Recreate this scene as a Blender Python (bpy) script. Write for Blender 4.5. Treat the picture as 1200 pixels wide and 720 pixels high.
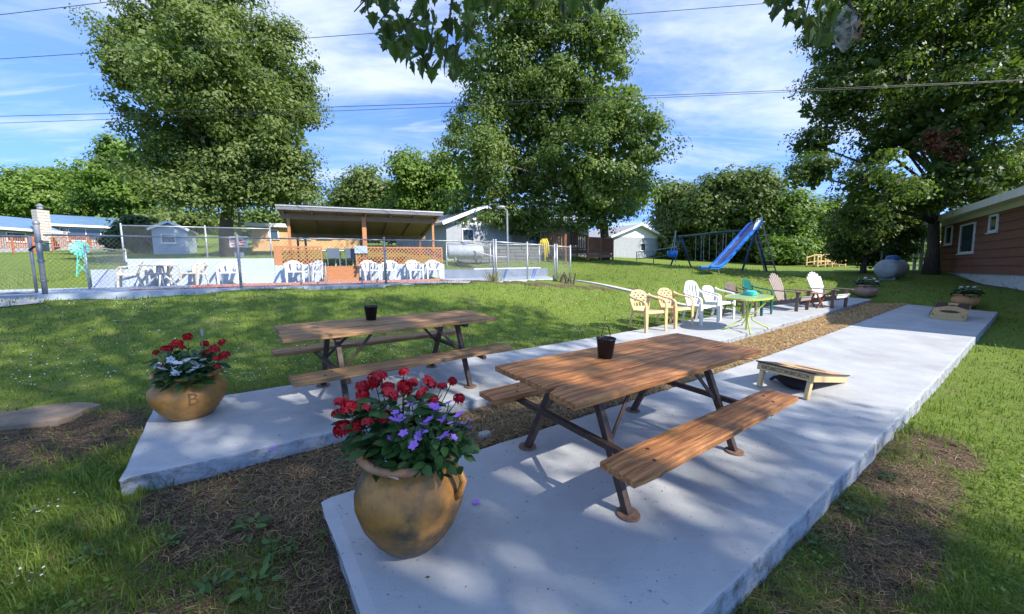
import bpy, math, random
import numpy as np
from math import sin, cos, pi, radians, hypot, atan2
from mathutils import Vector, Matrix
for o in list(bpy.data.objects): bpy.data.objects.remove(o)
scn = bpy.context.scene
COL = scn.collection
random.seed(7); RNG = np.random.default_rng(11)

# ---------------------------------------------------------------- camera
F = 452.0; CH = 1.6; PITCH = radians(5.43); ROLL = radians(-1.0)
_f = np.array([0, cos(PITCH), -sin(PITCH)]); _u = np.array([0, sin(PITCH), cos(PITCH)]); _r = np.array([1., 0, 0])
R2 = _r*cos(ROLL) + _u*sin(ROLL); U2 = _u*cos(ROLL) - _r*sin(ROLL); CAM = np.array([0, 0, CH])
cam = bpy.data.cameras.new('camera'); cam_o = bpy.data.objects.new('camera', cam); COL.objects.link(cam_o)
cam.sensor_fit = 'HORIZONTAL'; cam.sensor_width = 36; cam.lens = F/1200*36; cam.clip_start = .05; cam.clip_end = 3000
cam_o.matrix_world = Matrix(((R2[0], U2[0], -_f[0], 0), (R2[1], U2[1], -_f[1], 0), (R2[2], U2[2], -_f[2], CH), (0, 0, 0, 1)))
scn.camera = cam_o
# ---------------------------------------------------------------- light
SUN_EL = radians(38); SUN_AZ = atan2(-.53, .85)
SUN = np.array([cos(SUN_EL)*cos(SUN_AZ), cos(SUN_EL)*sin(SUN_AZ), sin(SUN_EL)])
sl = bpy.data.lights.new('sun', 'SUN'); sl.energy = 2.0; sl.angle = radians(.53); sl.color = (1, .93, .82)
so = bpy.data.objects.new('sun', sl); COL.objects.link(so)
so.rotation_euler = Vector(SUN).to_track_quat('Z', 'Y').to_euler()
world = bpy.data.worlds.new('World'); scn.world = world; world.use_nodes = True
SKY_STRENGTH = .15; CLOUD = 1.85
wn = world.node_tree.nodes; wl = world.node_tree.links; wn.clear()
def wnode(t, **k):
    n = wn.new(t)
    for a, b in k.items(): setattr(n, a, b)
    return n
sky = wnode('ShaderNodeTexSky', sky_type='NISHITA', sun_disc=False, sun_elevation=SUN_EL, sun_rotation=pi/2-SUN_AZ, air_density=.47, dust_density=.0, ozone_density=6.0)
tc = wnode('ShaderNodeTexCoord'); sep = wnode('ShaderNodeSeparateXYZ'); wl.new(tc.outputs['Generated'], sep.inputs[0])
sz_ = wnode('ShaderNodeMath', operation='MULTIPLY_ADD'); sz_.inputs[1].default_value = .80; sz_.inputs[2].default_value = .26
sab = wnode('ShaderNodeMath', operation='MAXIMUM'); sab.inputs[1].default_value = 0; wl.new(sep.outputs[2], sab.inputs[0]); wl.new(sab.outputs[0], sz_.inputs[0])
scb = wnode('ShaderNodeCombineXYZ'); wl.new(sep.outputs[0], scb.inputs[0]); wl.new(sep.outputs[1], scb.inputs[1]); wl.new(sz_.outputs[0], scb.inputs[2])
snm = wnode('ShaderNodeVectorMath', operation='NORMALIZE'); wl.new(scb.outputs[0], snm.inputs[0]); wl.new(snm.outputs[0], sky.inputs[0])
mx = wnode('ShaderNodeMath', operation='MAXIMUM'); mx.inputs[1].default_value = .04; wl.new(sep.outputs[2], mx.inputs[0])
ad = wnode('ShaderNodeMath', operation='ADD'); ad.inputs[1].default_value = .12; wl.new(mx.outputs[0], ad.inputs[0])
dv = wnode('ShaderNodeVectorMath', operation='DIVIDE'); cb = wnode('ShaderNodeCombineXYZ')
for i in range(3): wl.new(ad.outputs[0], cb.inputs[i])
wl.new(tc.outputs['Generated'], dv.inputs[0]); wl.new(cb.outputs[0], dv.inputs[1])
def cloudlayer(rot, sc, loc, ns, lo, hi, det=8, dist=.6):
    mp = wnode('ShaderNodeMapping'); mp.inputs['Rotation'].default_value = (0, 0, rot); mp.inputs['Scale'].default_value = sc; mp.inputs['Location'].default_value = loc
    wl.new(dv.outputs[0], mp.inputs[0])
    no = wnode('ShaderNodeTexNoise'); no.inputs['Scale'].default_value = ns; no.inputs['Detail'].default_value = det; no.inputs['Roughness'].default_value = .58; no.inputs['Distortion'].default_value = dist
    wl.new(mp.outputs[0], no.inputs[0])
    mr = wnode('ShaderNodeMapRange', interpolation_type='SMOOTHSTEP'); mr.inputs[1].default_value = lo; mr.inputs[2].default_value = hi
    wl.new(no.outputs[0], mr.inputs[0]); return mr
c1 = cloudlayer(radians(-28), (.55, 1.25, 1), (.927, -1.80, -.544), 1.15, .45, .75)
c2 = cloudlayer(radians(-40), (.5, 2.4, 1), (-1.873, -1.308, .382), 2.6, .45, .82, 10, 1.2)
m2 = wnode('ShaderNodeMath', operation='MULTIPLY'); m2.inputs[1].default_value = .55; wl.new(c2.outputs[0], m2.inputs[0])
mxx = wnode('ShaderNodeMath', operation='MAXIMUM'); wl.new(c1.outputs[0], mxx.inputs[0]); wl.new(m2.outputs[0], mxx.inputs[1])
m3 = wnode('ShaderNodeMath', operation='MULTIPLY'); m3.inputs[1].default_value = .88; wl.new(mxx.outputs[0], m3.inputs[0])
mix = wnode('ShaderNodeMix', data_type='RGBA'); wl.new(m3.outputs[0], mix.inputs[0]); wl.new(sky.outputs[0], mix.inputs[6])
mix.inputs[7].default_value = (CLOUD*.86, CLOUD*.95, CLOUD*1.12, 1)
bg = wnode('ShaderNodeBackground'); bg.inputs[1].default_value = SKY_STRENGTH; wl.new(mix.outputs[2], bg.inputs[0])
wo = wnode('ShaderNodeOutputWorld'); wl.new(bg.outputs[0], wo.inputs[0])
vs = scn.view_settings; vs.view_transform = 'Standard'; vs.look = 'None'; vs.exposure = 2.12; vs.gamma = 1; vs.use_curve_mapping = False
scn.render.engine = 'CYCLES'
scn.cycles.max_bounces = 7; scn.cycles.transparent_max_bounces = 12; scn.cycles.caustics_reflective = False; scn.cycles.caustics_refractive = False

# ---------------------------------------------------------------- geometry of the place
A_, B_ = -.0434, .042; TH = radians(35.5); CU, SU = cos(TH), sin(TH)
def site(x, y):
    u = x*CU + y*SU
    return A_*x + B_*y + .045*np.log1p(np.exp(np.minimum((u-6)/1.5, 40)))
def ray(px, py): return _f + R2*(px-600)/F - U2*(py-360)/F
def S(px, py, dz=0):                      # point of the sloping site surface under a pixel
    d = ray(px, py); lo, hi = .3, 60.
    g = lambda t: CH + d[2]*t - site(d[0]*t, d[1]*t) - dz
    t = lo
    while t < hi and g(t) > 0: t += .25
    a, b = t-.25, t
    for _ in range(40):
        m = (a+b)/2
        if g(m) > 0: a = m
        else: b = m
    return Vector(CAM + d*b)
def P(px, py, Y): d = ray(px, py); return Vector(CAM + d*(Y/d[1]))
def uv(p): return p[0]*CU + p[1]*SU, -p[0]*SU + p[1]*CU
def W(u, v, dz=0): x, y = u*CU-v*SU, u*SU+v*CU; return Vector((x, y, site(x, y)+dz))
def siteM(p, ang=0, dz=0, tilt=True):      # frame standing on the site surface, X axis turned to ang
    x, y = p[0], p[1]; e = .05
    n = Vector((-(site(x+e, y)-site(x-e, y))/(2*e), -(site(x, y+e)-site(x, y-e))/(2*e), 1)).normalized() if tilt else Vector((0, 0, 1))
    X = Vector((cos(ang), sin(ang), 0)); X = (X - n*X.dot(n)).normalized(); Y = n.cross(X)
    M = Matrix((X, Y, n)).transposed().to_4x4(); M.translation = Vector((x, y, site(x, y)+dz)); return M
S1 = (-.74, uv(S(1060, 354))[0], 3.61, 5.15); S2 = (.35, uv(S(1183, 370))[0]+.7, .82, 2.65)       # pads: u0,u1,v0,v1
# pool terrace frame
DECK = 1.28
FA = np.array([-9.5, 7.9]); FB = np.array([-.6, 11.8]); FD = (FB-FA)/np.linalg.norm(FB-FA); FN = np.array([FD[1], -FD[0]])
W0 = np.array([-10.1, 14.3])
def WL(s, off=0, z=0): q = W0 + FD*s + FN*off; return Vector((q[0], q[1], z))
def s_of(px, off=0, py=320):
    d = ray(px, py); k = d[0]/d[1]; b = W0 + FN*off
    return (k*b[1]-b[0])/(FD[0]-k*FD[1])
SANG = atan2(FD[1], FD[0])
SEND = s_of(642)
_c = P(650, 327, 14.6); CORN = (_c.x, _c.y)
def sm(x): x = np.clip(x, 0, 1); return x*x*(3-2*x)
def wall_step(x, y):
    dx, dy = x-W0[0], y-W0[1]; s = dx*FD[0]+dy*FD[1]; b = -(dx*FN[0]+dy*FN[1])
    top = np.interp(s, [-6, -4, 0, 8, 9, SEND, SEND+3], [0, .55, .62, .60, .32, .30, 0])
    return top*sm((b-.05)/.3)
_cp = []
for a in [(0, 353, 7.3), (56, 351, 7.8), (280, 339.5, 9.1), (452, 335, 10.4), (560, 329.5, 11.3), (650, 328, 14.2), (830, 334, 15),
          (905, 319, 19), (798, 313, 25), (900, 312.5, 32), (1000, 312, 32), (1044, 327, 18), (1090, 320.5, 18.5), (1200, 341, 12.3), (1115, 320, 18.5),
          (95, 325, 14), (60, 292, 38), (130, 292, 38), (200, 295, 34), (270, 303, 20), (360, 291, 29), (540, 306, 22), (680, 302, 26), (760, 304, 38), (960, 329, 19), (720, 322, 18), (1160, 333, 15)]:
    p = P(*a); _cp.append((p.x, p.y, p.z-(wall_step(p.x, p.y))))
for s, o in ((-3, 2), (0, 2), (4, 2), (8, 2), (12, 2), (0, 4), (5, 4)): p = WL(s, o); _cp.append((p.x, p.y, DECK-.2))
for a in [(0, 600, -.11), (0, 480, -.08), (100, 700, -.13), (60, 420, -.06), (250, 420, -.05), (500, 400, -.05), (640, 385, -.05), (1200, 640, -.17), (1200, 450, -.1), (1150, 560, -.17), (300, 600, -.13)]:
    p = S(*a); _cp.append(tuple(p))
for u, v in ((3, 3.1), (8, 3.1), (13, 3.1), (-1, 0), (5, 0), (10, 0), (14, 0), (0, 6), (5, 6), (10, 6), (14, 6), (17, 4), (16, 2), (-3, 3), (-3, -2), (4, -5)):
    w = W(u, v, -.08 if v > 2.7 else -.15); _cp.append(tuple(w))
for x, y, z in ((-150, 120, 14), (0, 180, 10), (150, 150, 4), (200, 0, -1), (-200, 0, 6), (0, -150, -6), (60, 60, 2.2), (-60, 60, 9), (40, 5, .3), (-40, 8, 2.4)): _cp.append((x, y, z))
_cp = np.array(_cp)
def _k(d2): return np.where(d2 > 1e-9, d2*np.log(d2+1e-12)*.5, 0)
_n = len(_cp); _K = _k(((_cp[:, None, :2]-_cp[None, :, :2])**2).sum(-1)) + np.eye(_n)*.05
_Q = np.hstack([np.ones((_n, 1)), _cp[:, :2]])
_sol = np.linalg.solve(np.block([[_K, _Q], [_Q.T, np.zeros((3, 3))]]), np.concatenate([_cp[:, 2], np.zeros(3)]))
def Tn(x, y):                              # height of the ground (arrays)
    x = np.asarray(x, float); y = np.asarray(y, float); sh = x.shape; x = x.ravel(); y = y.ravel()
    z = np.empty(len(x))
    for i in range(0, len(x), 20000):
        xs, ys = x[i:i+20000], y[i:i+20000]
        z[i:i+20000] = _k((xs[:, None]-_cp[:, 0])**2 + (ys[:, None]-_cp[:, 1])**2) @ _sol[:_n] + _sol[_n] + _sol[_n+1]*xs + _sol[_n+2]*ys
    u = x*CU + y*SU; v = -x*SU + y*CU
    st = site(x, y)
    d = np.interp(v, [.3, .82, 2.65, 2.68, 3.6, 3.7, 5.0, 5.2], [.16, .15, .06, .025, .12, .1, .08, .03])
    d = np.where((u < .35) & (v < 2.66), np.maximum(d, .13), d); d = np.where((v > 2.6) & (v < 3.7), np.maximum(d, .125*sm((1.5-u)/1.1)), d); d = np.where(u < -.74, np.maximum(d, .11), d)
    # distance to the union of pads + the bed between them
    du = np.maximum(np.maximum(-.74-u, (u-np.where(v > 2.9, S1[1], S2[1]))*1.9), 0); dvv = np.maximum(np.maximum(.82-v, v-5.15), 0)
    w = 1-sm((np.hypot(du, dvv)-.25)/2.2)
    z = z*(1-w) + (st-d)*w
    z = z + wall_step(x, y)
    # keep the ground under the pool terrace
    dx, dy = x-W0[0], y-W0[1]; s = dx*FD[0]+dy*FD[1]; off = dx*FN[0]+dy*FN[1]
    foff = (FA[0]-W0[0])*FN[0]+(FA[1]-W0[1])*FN[1]
    dg = (x-FB[0])*(CORN[1]-FB[1])-(y-FB[1])*(CORN[0]-FB[0])
    inside = (dg < .05) & (off > -.05) & (off < foff+.02) & (s > -4.2) & (s < SEND+.3)
    z = np.where(inside, np.minimum(z, DECK-.45), z)
    return z.reshape(sh)
def T(x, y): return float(Tn(np.array([x]), np.array([y]))[0])
def G(px, py, Y): p = P(px, py, Y); return Vector((p.x, p.y, T(p.x, p.y)))

# ---------------------------------------------------------------- mesh helpers
class MB:
    def __init__(s): s.v = []; s.f = []
    def add(s, vs, fs, M=None):
        b = len(s.v)
        s.v += [tuple(M @ Vector(v)) if M is not None else tuple(v) for v in vs]
        s.f += [tuple(b+i for i in f) for f in fs]; return s
    def box(s, c, d, M=None):
        x, y, z = c; a, b, e = d[0]/2, d[1]/2, d[2]/2
        v = [(x+i*a, y+j*b, z+k*e) for k in (-1, 1) for j in (-1, 1) for i in (-1, 1)]
        return s.add(v, [(0, 2, 3, 1), (4, 5, 7, 6), (0, 1, 5, 4), (1, 3, 7, 5), (3, 2, 6, 7), (2, 0, 4, 6)], M)
    def bar(s, p, q, w, t, up=(0, 0, 1), w2=None, t2=None):
        p, q = Vector(p), Vector(q); d = (q-p).normalized(); u = Vector(up)
        sd = d.cross(u)
        if sd.length < 1e-4: sd = d.cross(Vector((1, 0, 0)))
        sd.normalize(); u = sd.cross(d); w2 = w2 or w; t2 = t2 or t
        r = lambda c, a, b: [c-sd*a/2-u*b/2, c+sd*a/2-u*b/2, c+sd*a/2+u*b/2, c-sd*a/2+u*b/2]
        return s.loft([r(p, w, t), r(q, w2, t2)])
    def loft(s, rings, cap=True, closed=True):
        n = len(rings[0]); v = [x for r in rings for x in r]; f = []
        for i in range(len(rings)-1):
            for j in range(n if closed else n-1): k = (j+1) % n; f.append((i*n+j, i*n+k, (i+1)*n+k, (i+1)*n+j))
        if cap: f.append(tuple(range(n-1, -1, -1))); f.append(tuple((len(rings)-1)*n+j for j in range(n)))
        return s.add(v, f)
    def tube(s, pts, r, n=8, cap=True):
        pts = [Vector(p) for p in pts]; rs = r if isinstance(r, (list, tuple)) else [r]*len(pts)
        rings = []; ref = None
        for i, p in enumerate(pts):
            d = (pts[min(i+1, len(pts)-1)]-pts[max(i-1, 0)]).normalized()
            if ref is None: ref = d.orthogonal().normalized()
            ref = (ref - d*ref.dot(d))
            ref = ref.normalized() if ref.length > 1e-5 else d.orthogonal().normalized()
            b = d.cross(ref)
            rings.append([p + (ref*cos(2*pi*j/n)+b*sin(2*pi*j/n))*rs[i] for j in range(n)])
        return s.loft(rings, cap)
    def sweep(s, pts, sides, w, t):        # flat strip of width w (along sides) and thickness t
        pts = [Vector(p) for p in pts]; N = len(pts); rings = []
        for i, p in enumerate(pts):
            d = (pts[min(i+1, N-1)]-pts[max(i-1, 0)]).normalized(); sd = Vector(sides[i] if isinstance(sides, list) else sides); sd = (sd-d*sd.dot(d)).normalized(); u = sd.cross(d)
            a = (w[i] if isinstance(w, list) else w)/2; b = (t[i] if isinstance(t, list) else t)/2
            rings.append([p-sd*a-u*b, p+sd*a-u*b, p+sd*a+u*b, p-sd*a+u*b])
        return s.loft(rings)
    def lathe(s, prof, n=32, c=(0, 0, 0), wob=None):
        rings = []
        for r, z in prof: rings.append([(c[0]+r*cos(2*pi*j/n), c[1]+r*sin(2*pi*j/n), c[2]+z) for j in range(n)])
        return s.loft(rings, cap=False) if wob is None else s.loft(rings, False)
    def prism(s, pts, z0, z1, M=None):
        n = len(pts); v = [(x, y, z0) for x, y in pts]+[(x, y, z1) for x, y in pts]
        f = [tuple(range(n-1, -1, -1)), tuple(range(n, 2*n))]+[(i, (i+1) % n, n+(i+1) % n, n+i) for i in range(n)]
        return s.add(v, f, M)
    def sphere(s, c, r, n=10, m=7, sc=(1, 1, 1)):
        rings = []
        for i in range(1, m): a = pi*i/m; rings.append([(c[0]+r*sc[0]*sin(a)*cos(2*pi*j/n), c[1]+r*sc[1]*sin(a)*sin(2*pi*j/n), c[2]-r*sc[2]*cos(a)) for j in range(n)])
        return s.loft(rings)
    def mesh(s, name, mat, smooth=False):
        me = bpy.data.meshes.new(name); me.from_pydata([tuple(v) for v in s.v], [], s.f); me.update()
        if mat: me.materials.append(mat)
        if smooth: me.polygons.foreach_set('use_smooth', [True]*len(me.polygons))
        return me
    def obj(s, name, mat, parent=None, smooth=False, bevel=0, seg=2):
        return link(name, s.mesh(name, mat, smooth), parent, bevel, seg)
def link(name, me, parent=None, bevel=0, seg=2):
    o = bpy.data.objects.new(name, me); COL.objects.link(o)
    if parent: o.parent = parent
    if bevel:
        m = o.modifiers.new('bevel', 'BEVEL'); m.width = bevel; m.segments = seg; m.limit_method = 'ANGLE'; m.angle_limit = radians(40)
    return o
def tag(o, label=None, cat=None, group=None, kind=None):
    if label: o['label'] = label
    if cat: o['category'] = cat
    if group: o['group'] = group
    if kind: o['kind'] = kind
    return o
def thing(name, label, cat, M, group=None):
    o = bpy.data.objects.new(name, None); COL.objects.link(o); o.empty_display_size = .1
    o.matrix_world = M if isinstance(M, Matrix) else Matrix.Translation(M)
    return tag(o, label, cat, group)
def TM(p, ang=0): return Matrix.Translation(p) @ Matrix.Rotation(ang, 4, 'Z')
def copytree(o, M, label=None, parent=None):
    c = o.copy(); COL.objects.link(c)
    if parent: c.parent = parent
    else: c.matrix_world = M
    if label: c['label'] = label
    for ch in o.children: copytree(ch, None, None, c)
    return c
def npmesh(name, V, faces_n, mat, smooth=False, col=None):
    """V (N,k,3) polygons with k corners each, unshared."""
    N, k = V.shape[:2]; me = bpy.data.meshes.new(name)
    me.vertices.add(N*k); me.vertices.foreach_set('co', V.reshape(-1).astype(np.float32))
    me.loops.add(N*k); me.loops.foreach_set('vertex_index', np.arange(N*k, dtype=np.int32))
    me.polygons.add(N); me.polygons.foreach_set('loop_start', np.arange(0, N*k, k, dtype=np.int32)); me.polygons.foreach_set('loop_total', np.full(N, k, dtype=np.int32))
    if col is not None:
        a = me.attributes.new('rnd', 'FLOAT', 'POINT'); a.data.foreach_set('value', np.repeat(col, k).astype(np.float32))
    me.update(calc_edges=True); me.materials.append(mat)
    return me

# ---------------------------------------------------------------- materials
def newmat(name):
    m = bpy.data.materials.new(name); m.use_nodes = True; t = m.node_tree; t.nodes.clear()
    out = t.nodes.new('ShaderNodeOutputMaterial'); return m, t, out
def nd(t, ty, ins=None, **k):
    n = t.nodes.new(ty)
    for a, b in k.items(): setattr(n, a, b)
    for a, b in (ins or {}).items():
        if hasattr(b, 'links') or isinstance(b, bpy.types.NodeSocket): t.links.new(b, n.inputs[a])
        else: n.inputs[a].default_value = b
    return n
def c4(c): return (c[0], c[1], c[2], 1)
def mat(name, col, col2=None, rough=.6, scale=6., stretch=(1, 1, 1), bump=0., bscale=None, metal=0., lo=.35, hi=.65, dirt=None, dscale=1.5, dlo=.55, dhi=.7, spec=.5, rand=False, coat=0., emit=None):
    m, t, out = newmat(name)
    co = nd(t, 'ShaderNodeTexCoord').outputs['Object']
    if rand:
        oi = nd(t, 'ShaderNodeObjectInfo'); mu = nd(t, 'ShaderNodeMath', {0: oi.outputs['Random'], 1: 37.}, operation='MULTIPLY')
        co = nd(t, 'ShaderNodeVectorMath', {0: co, 1: mu.outputs[0]}, operation='ADD').outputs[0]
    mp = nd(t, 'ShaderNodeMapping', {'Vector': co, 'Scale': stretch}).outputs[0]
    b = nd(t, 'ShaderNodeBsdfPrincipled', {'Roughness': rough, 'Metallic': metal, 'Specular IOR Level': spec, 'Coat Weight': coat})
    n1 = nd(t, 'ShaderNodeTexNoise', {'Vector': mp, 'Scale': scale, 'Detail': 7., 'Roughness': .62})
    c = None
    if col2:
        mr = nd(t, 'ShaderNodeMapRange', {0: n1.outputs[0], 1: lo, 2: hi})
        mx = nd(t, 'ShaderNodeMix', {0: mr.outputs[0], 6: c4(col), 7: c4(col2)}, data_type='RGBA'); c = mx.outputs[2]
    if dirt:
        n2 = nd(t, 'ShaderNodeTexNoise', {'Vector': co, 'Scale': dscale, 'Detail': 8., 'Roughness': .7})
        mr = nd(t, 'ShaderNodeMapRange', {0: n2.outputs[0], 1: dlo, 2: dhi})
        mx = nd(t, 'ShaderNodeMix', {0: mr.outputs[0], 6: c if c else c4(col), 7: c4(dirt)}, data_type='RGBA'); c = mx.outputs[2]
    if c: t.links.new(c, b.inputs['Base Color'])
    else: b.inputs['Base Color'].default_value = c4(col)
    if bump:
        n3 = nd(t, 'ShaderNodeTexNoise', {'Vector': mp, 'Scale': bscale or scale*3, 'Detail': 6., 'Roughness': .65})
        bp = nd(t, 'ShaderNodeBump', {'Height': n3.outputs[0], 'Strength': min(bump, 1.), 'Distance': .01*max(1, bump)}); t.links.new(bp.outputs[0], b.inputs['Normal'])
    if emit: b.inputs['Emission Color'].default_value = c4(emit[0]); b.inputs['Emission Strength'].default_value = emit[1]
    t.links.new(b.outputs[0], out.inputs[0]); return m
def leafmat(name, dark, light, trans=.45, rough=.45, tcol=None):
    m, t, out = newmat(name)
    at = nd(t, 'ShaderNodeAttribute', attribute_name='rnd')
    mx = nd(t, 'ShaderNodeMix', {0: at.outputs['Fac'], 6: c4(dark), 7: c4(light)}, data_type='RGBA')
    b = nd(t, 'ShaderNodeBsdfPrincipled', {'Base Color': mx.outputs[2], 'Roughness': rough, 'Specular IOR Level': .35})
    hs = nd(t, 'ShaderNodeMix', {0: 1., 6: mx.outputs[2], 7: c4(tcol or (1.25, 1.35, .5))}, data_type='RGBA', blend_type='MULTIPLY')
    tr = nd(t, 'ShaderNodeBsdfTranslucent', {'Color': hs.outputs[2]})
    ms = nd(t, 'ShaderNodeMixShader', {0: trans, 1: b.outputs[0], 2: tr.outputs[0]})
    t.links.new(ms.outputs[0], out.inputs[0]); return m
def objleafmat(name, dark, light, trans=.4, rough=.4):
    m, t, out = newmat(name)
    oi = nd(t, 'ShaderNodeObjectInfo')
    mx = nd(t, 'ShaderNodeMix', {0: oi.outputs['Random'], 6: c4(dark), 7: c4(light)}, data_type='RGBA')
    b = nd(t, 'ShaderNodeBsdfPrincipled', {'Base Color': mx.outputs[2], 'Roughness': rough})
    tr = nd(t, 'ShaderNodeBsdfTranslucent', {'Color': mx.outputs[2]})
    ms = nd(t, 'ShaderNodeMixShader', {0: trans, 1: b.outputs[0], 2: tr.outputs[0]})
    t.links.new(ms.outputs[0], out.inputs[0]); return m
def glassmat(name, col=(.05, .07, .09), rough=.08):
    m, t, out = newmat(name)
    b = nd(t, 'ShaderNodeBsdfPrincipled', {'Base Color': c4(col), 'Roughness': rough, 'Specular IOR Level': .8}); t.links.new(b.outputs[0], out.inputs[0]); return m

M = {}
def padmat():
    m, t, out = newmat('painted_concrete'); co = nd(t, 'ShaderNodeTexCoord').outputs['Object']
    def N(sc, d=8., r=.62, st=None):
        v = nd(t, 'ShaderNodeMapping', {'Vector': co, 'Scale': st, 'Rotation': (0, 0, -TH)}).outputs[0] if st else co
        return nd(t, 'ShaderNodeTexNoise', {'Vector': v, 'Scale': sc, 'Detail': d, 'Roughness': r}).outputs[0]
    def MX(f, a, b): return nd(t, 'ShaderNodeMix', {0: f, 6: a, 7: b}, data_type='RGBA').outputs[2]
    def MR(x, lo, hi, top=1.): return nd(t, 'ShaderNodeMapRange', {0: x, 1: lo, 2: hi, 4: top}).outputs[0]
    c = MX(MR(N(2.0), .36, .66), c4((.36, .375, .39)), c4((.445, .46, .47)))
    c = MX(MR(N(.9, 9., .7), .52, .72, .75), c, c4((.30, .305, .31)))            # worn, dirty areas
    c = MX(MR(N(3.2, 8., .7, (.25, 2.2, 1)), .60, .74, .7), c, c4((.45, .485, .52)))     # brush strokes
    c = MX(MR(N(38., 3., .5), .66, .74, .8), c, c4((.17, .165, .16)))              # specks
    c = MX(MR(N(5.5, 9., .75), .66, .76, .7), c, c4((.22, .20, .17)))              # stains
    vo = nd(t, 'ShaderNodeTexVoronoi', {'Vector': co, 'Scale': .55}, feature='DISTANCE_TO_EDGE')
    b = nd(t, 'ShaderNodeBsdfPrincipled', {'Base Color': c, 'Roughness': .72, 'Specular IOR Level': .35})
    h = nd(t, 'ShaderNodeMath', {0: N(60., 6., .7), 1: N(7., 6., .6)}, operation='ADD').outputs[0]
    bp = nd(t, 'ShaderNodeBump', {'Height': h, 'Strength': .5, 'Distance': .008}); t.links.new(bp.outputs[0], b.inputs['Normal']); t.links.new(b.outputs[0], out.inputs[0]); return m
M['pad'] = padmat()
M['pad_side'] = mat('painted_concrete_side', (.25, .275, .30), (.35, .38, .41), rough=.85, scale=9, stretch=(1, 1, 2.5), bump=.9, bscale=22, dirt=(.12, .105, .085), dscale=7, dlo=.50, dhi=.66)
M['rawconc'] = mat('concrete', (.42, .40, .36), (.56, .53, .48), rough=.85, scale=5, bump=.4, bscale=40)
M['deck_paint'] = mat('pool_deck_paint', (.36, .41, .47), (.44, .49, .54), rough=.7, scale=3)
M['wall_paint'] = mat('pale_blue_wall_paint', (.39, .45, .53), (.45, .52, .59), rough=.75, scale=2.5, bump=.3, bscale=20)
M['shaded_wall_paint'] = mat('wall_paint_in_shade', (.15, .19, .25), (.20, .24, .31), rough=.75, scale=3)  # low wall's blue-grey shade is put into its colour
M['tile'] = mat('red_coping', (.36, .11, .08), (.55, .30, .24), rough=.5, scale=25)
M['water'] = mat('pool_water', (.06, .28, .42), rough=.05)
M['table_wood'] = mat('stained_lumber', (.26, .092, .028), (.58, .255, .085), rough=.55, scale=2.6, stretch=(.9, 15, 15), bump=.8, bscale=6, lo=.40, hi=.62, dirt=(.10, .045, .025), dscale=5, dlo=.56, dhi=.78, rand=True)
M['table_wood2'] = mat('weathered_lumber', (.20, .105, .042), (.46, .255, .11), rough=.65, scale=2.6, stretch=(.9, 15, 15), bump=.8, bscale=6, lo=.40, hi=.62, dirt=(.09, .055, .035), dscale=6, dlo=.60, dhi=.78, rand=True)
M['iron'] = mat('rusty_iron', (.055, .035, .028), (.10, .062, .045), rough=.6, scale=18, bump=.3, metal=.25)
M['rust'] = mat('rusty_plate', (.15, .085, .055), (.24, .15, .10), rough=.75, scale=22, bump=.4)
M['black'] = mat('black_enamel', (.008, .008, .009), rough=.35)
M['bag'] = mat('black_cloth', (.010, .010, .016), (.02, .02, .03), rough=.85, scale=9, bump=.6, bscale=7)
M['wire'] = mat('steel_wire', (.28, .28, .28), rough=.4, metal=.8)
M['clay'] = mat('ochre_clay', (.27, .120, .024), (.46, .215, .048), rough=.52, scale=4.5, bump=.35, bscale=16, dirt=(.085, .06, .03), dscale=3.4, dlo=.43, dhi=.60)
M['clay2'] = mat('smooth_ochre_clay', (.30, .135, .026), (.47, .225, .052), rough=.52, scale=4, bump=.25, bscale=14, dirt=(.14, .08, .03), dscale=3.5, dlo=.50, dhi=.74)
M['clay_rim'] = mat('clay_rim', (.30, .15, .075), (.40, .22, .12), rough=.8, scale=9, bump=.3)
M['clay_red'] = mat('pink_clay', (.33, .19, .15), (.45, .29, .23), rough=.85, scale=6, bump=.3)
M['clay_or'] = mat('orange_clay', (.48, .22, .09), (.58, .32, .14), rough=.8, scale=6, bump=.3)
M['stamp'] = mat('stamp_ink', (.11, .065, .03), (.22, .12, .04), rough=.8, scale=30)
M['soil'] = mat('potting_soil', (.03, .02, .014), (.06, .04, .03), rough=.95, scale=40, bump=.8)
M['white_pl'] = mat('white_resin', (.64, .65, .66), (.72, .72, .72), rough=.42, scale=5)
M['pool_pl'] = mat('white_pool_resin', (.58, .59, .59), (.66, .66, .65), rough=.45, scale=5)
M['cream_pl'] = mat('cream_resin', (.56, .51, .42), rough=.45)
M['tan_pl'] = mat('tan_resin', (.60, .40, .19), (.66, .46, .24), rough=.4, scale=5)
M['brown_pl'] = mat('brown_resin', (.12, .085, .065), (.16, .12, .10), rough=.45, scale=5)
M['green_pl'] = mat('green_resin', (.008, .10, .085), (.012, .14, .115), rough=.35, scale=5)
M['lime'] = mat('lime_metal', (.44, .56, .075), rough=.35)
M['teal'] = mat('teal_cloth', (.03, .42, .38), (.05, .52, .46), rough=.7, scale=12, bump=.4)
M['adi_white'] = mat('white_painted_slat', (.62, .60, .58), (.74, .73, .72), rough=.6, scale=6, stretch=(1, 8, 8), rand=True)
M['adi_grey'] = mat('weathered_grey_slat', (.22, .17, .145), (.36, .30, .27), rough=.75, scale=6, stretch=(8, 8, 1), rand=True)
M['adi_wood'] = mat('weathered_brown_wood', (.11, .08, .065), (.19, .145, .115), rough=.75, scale=6, stretch=(1, 8, 8), rand=True)
M['red_wood'] = mat('red_brown_wood', (.22, .075, .05), (.33, .13, .085), rough=.6, scale=6, stretch=(1, 8, 8), rand=True)
M['pine'] = mat('clear_pine', (.56, .38, .16), (.66, .48, .24), rough=.5, scale=3, stretch=(1, 10, 10), rand=True)
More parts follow.
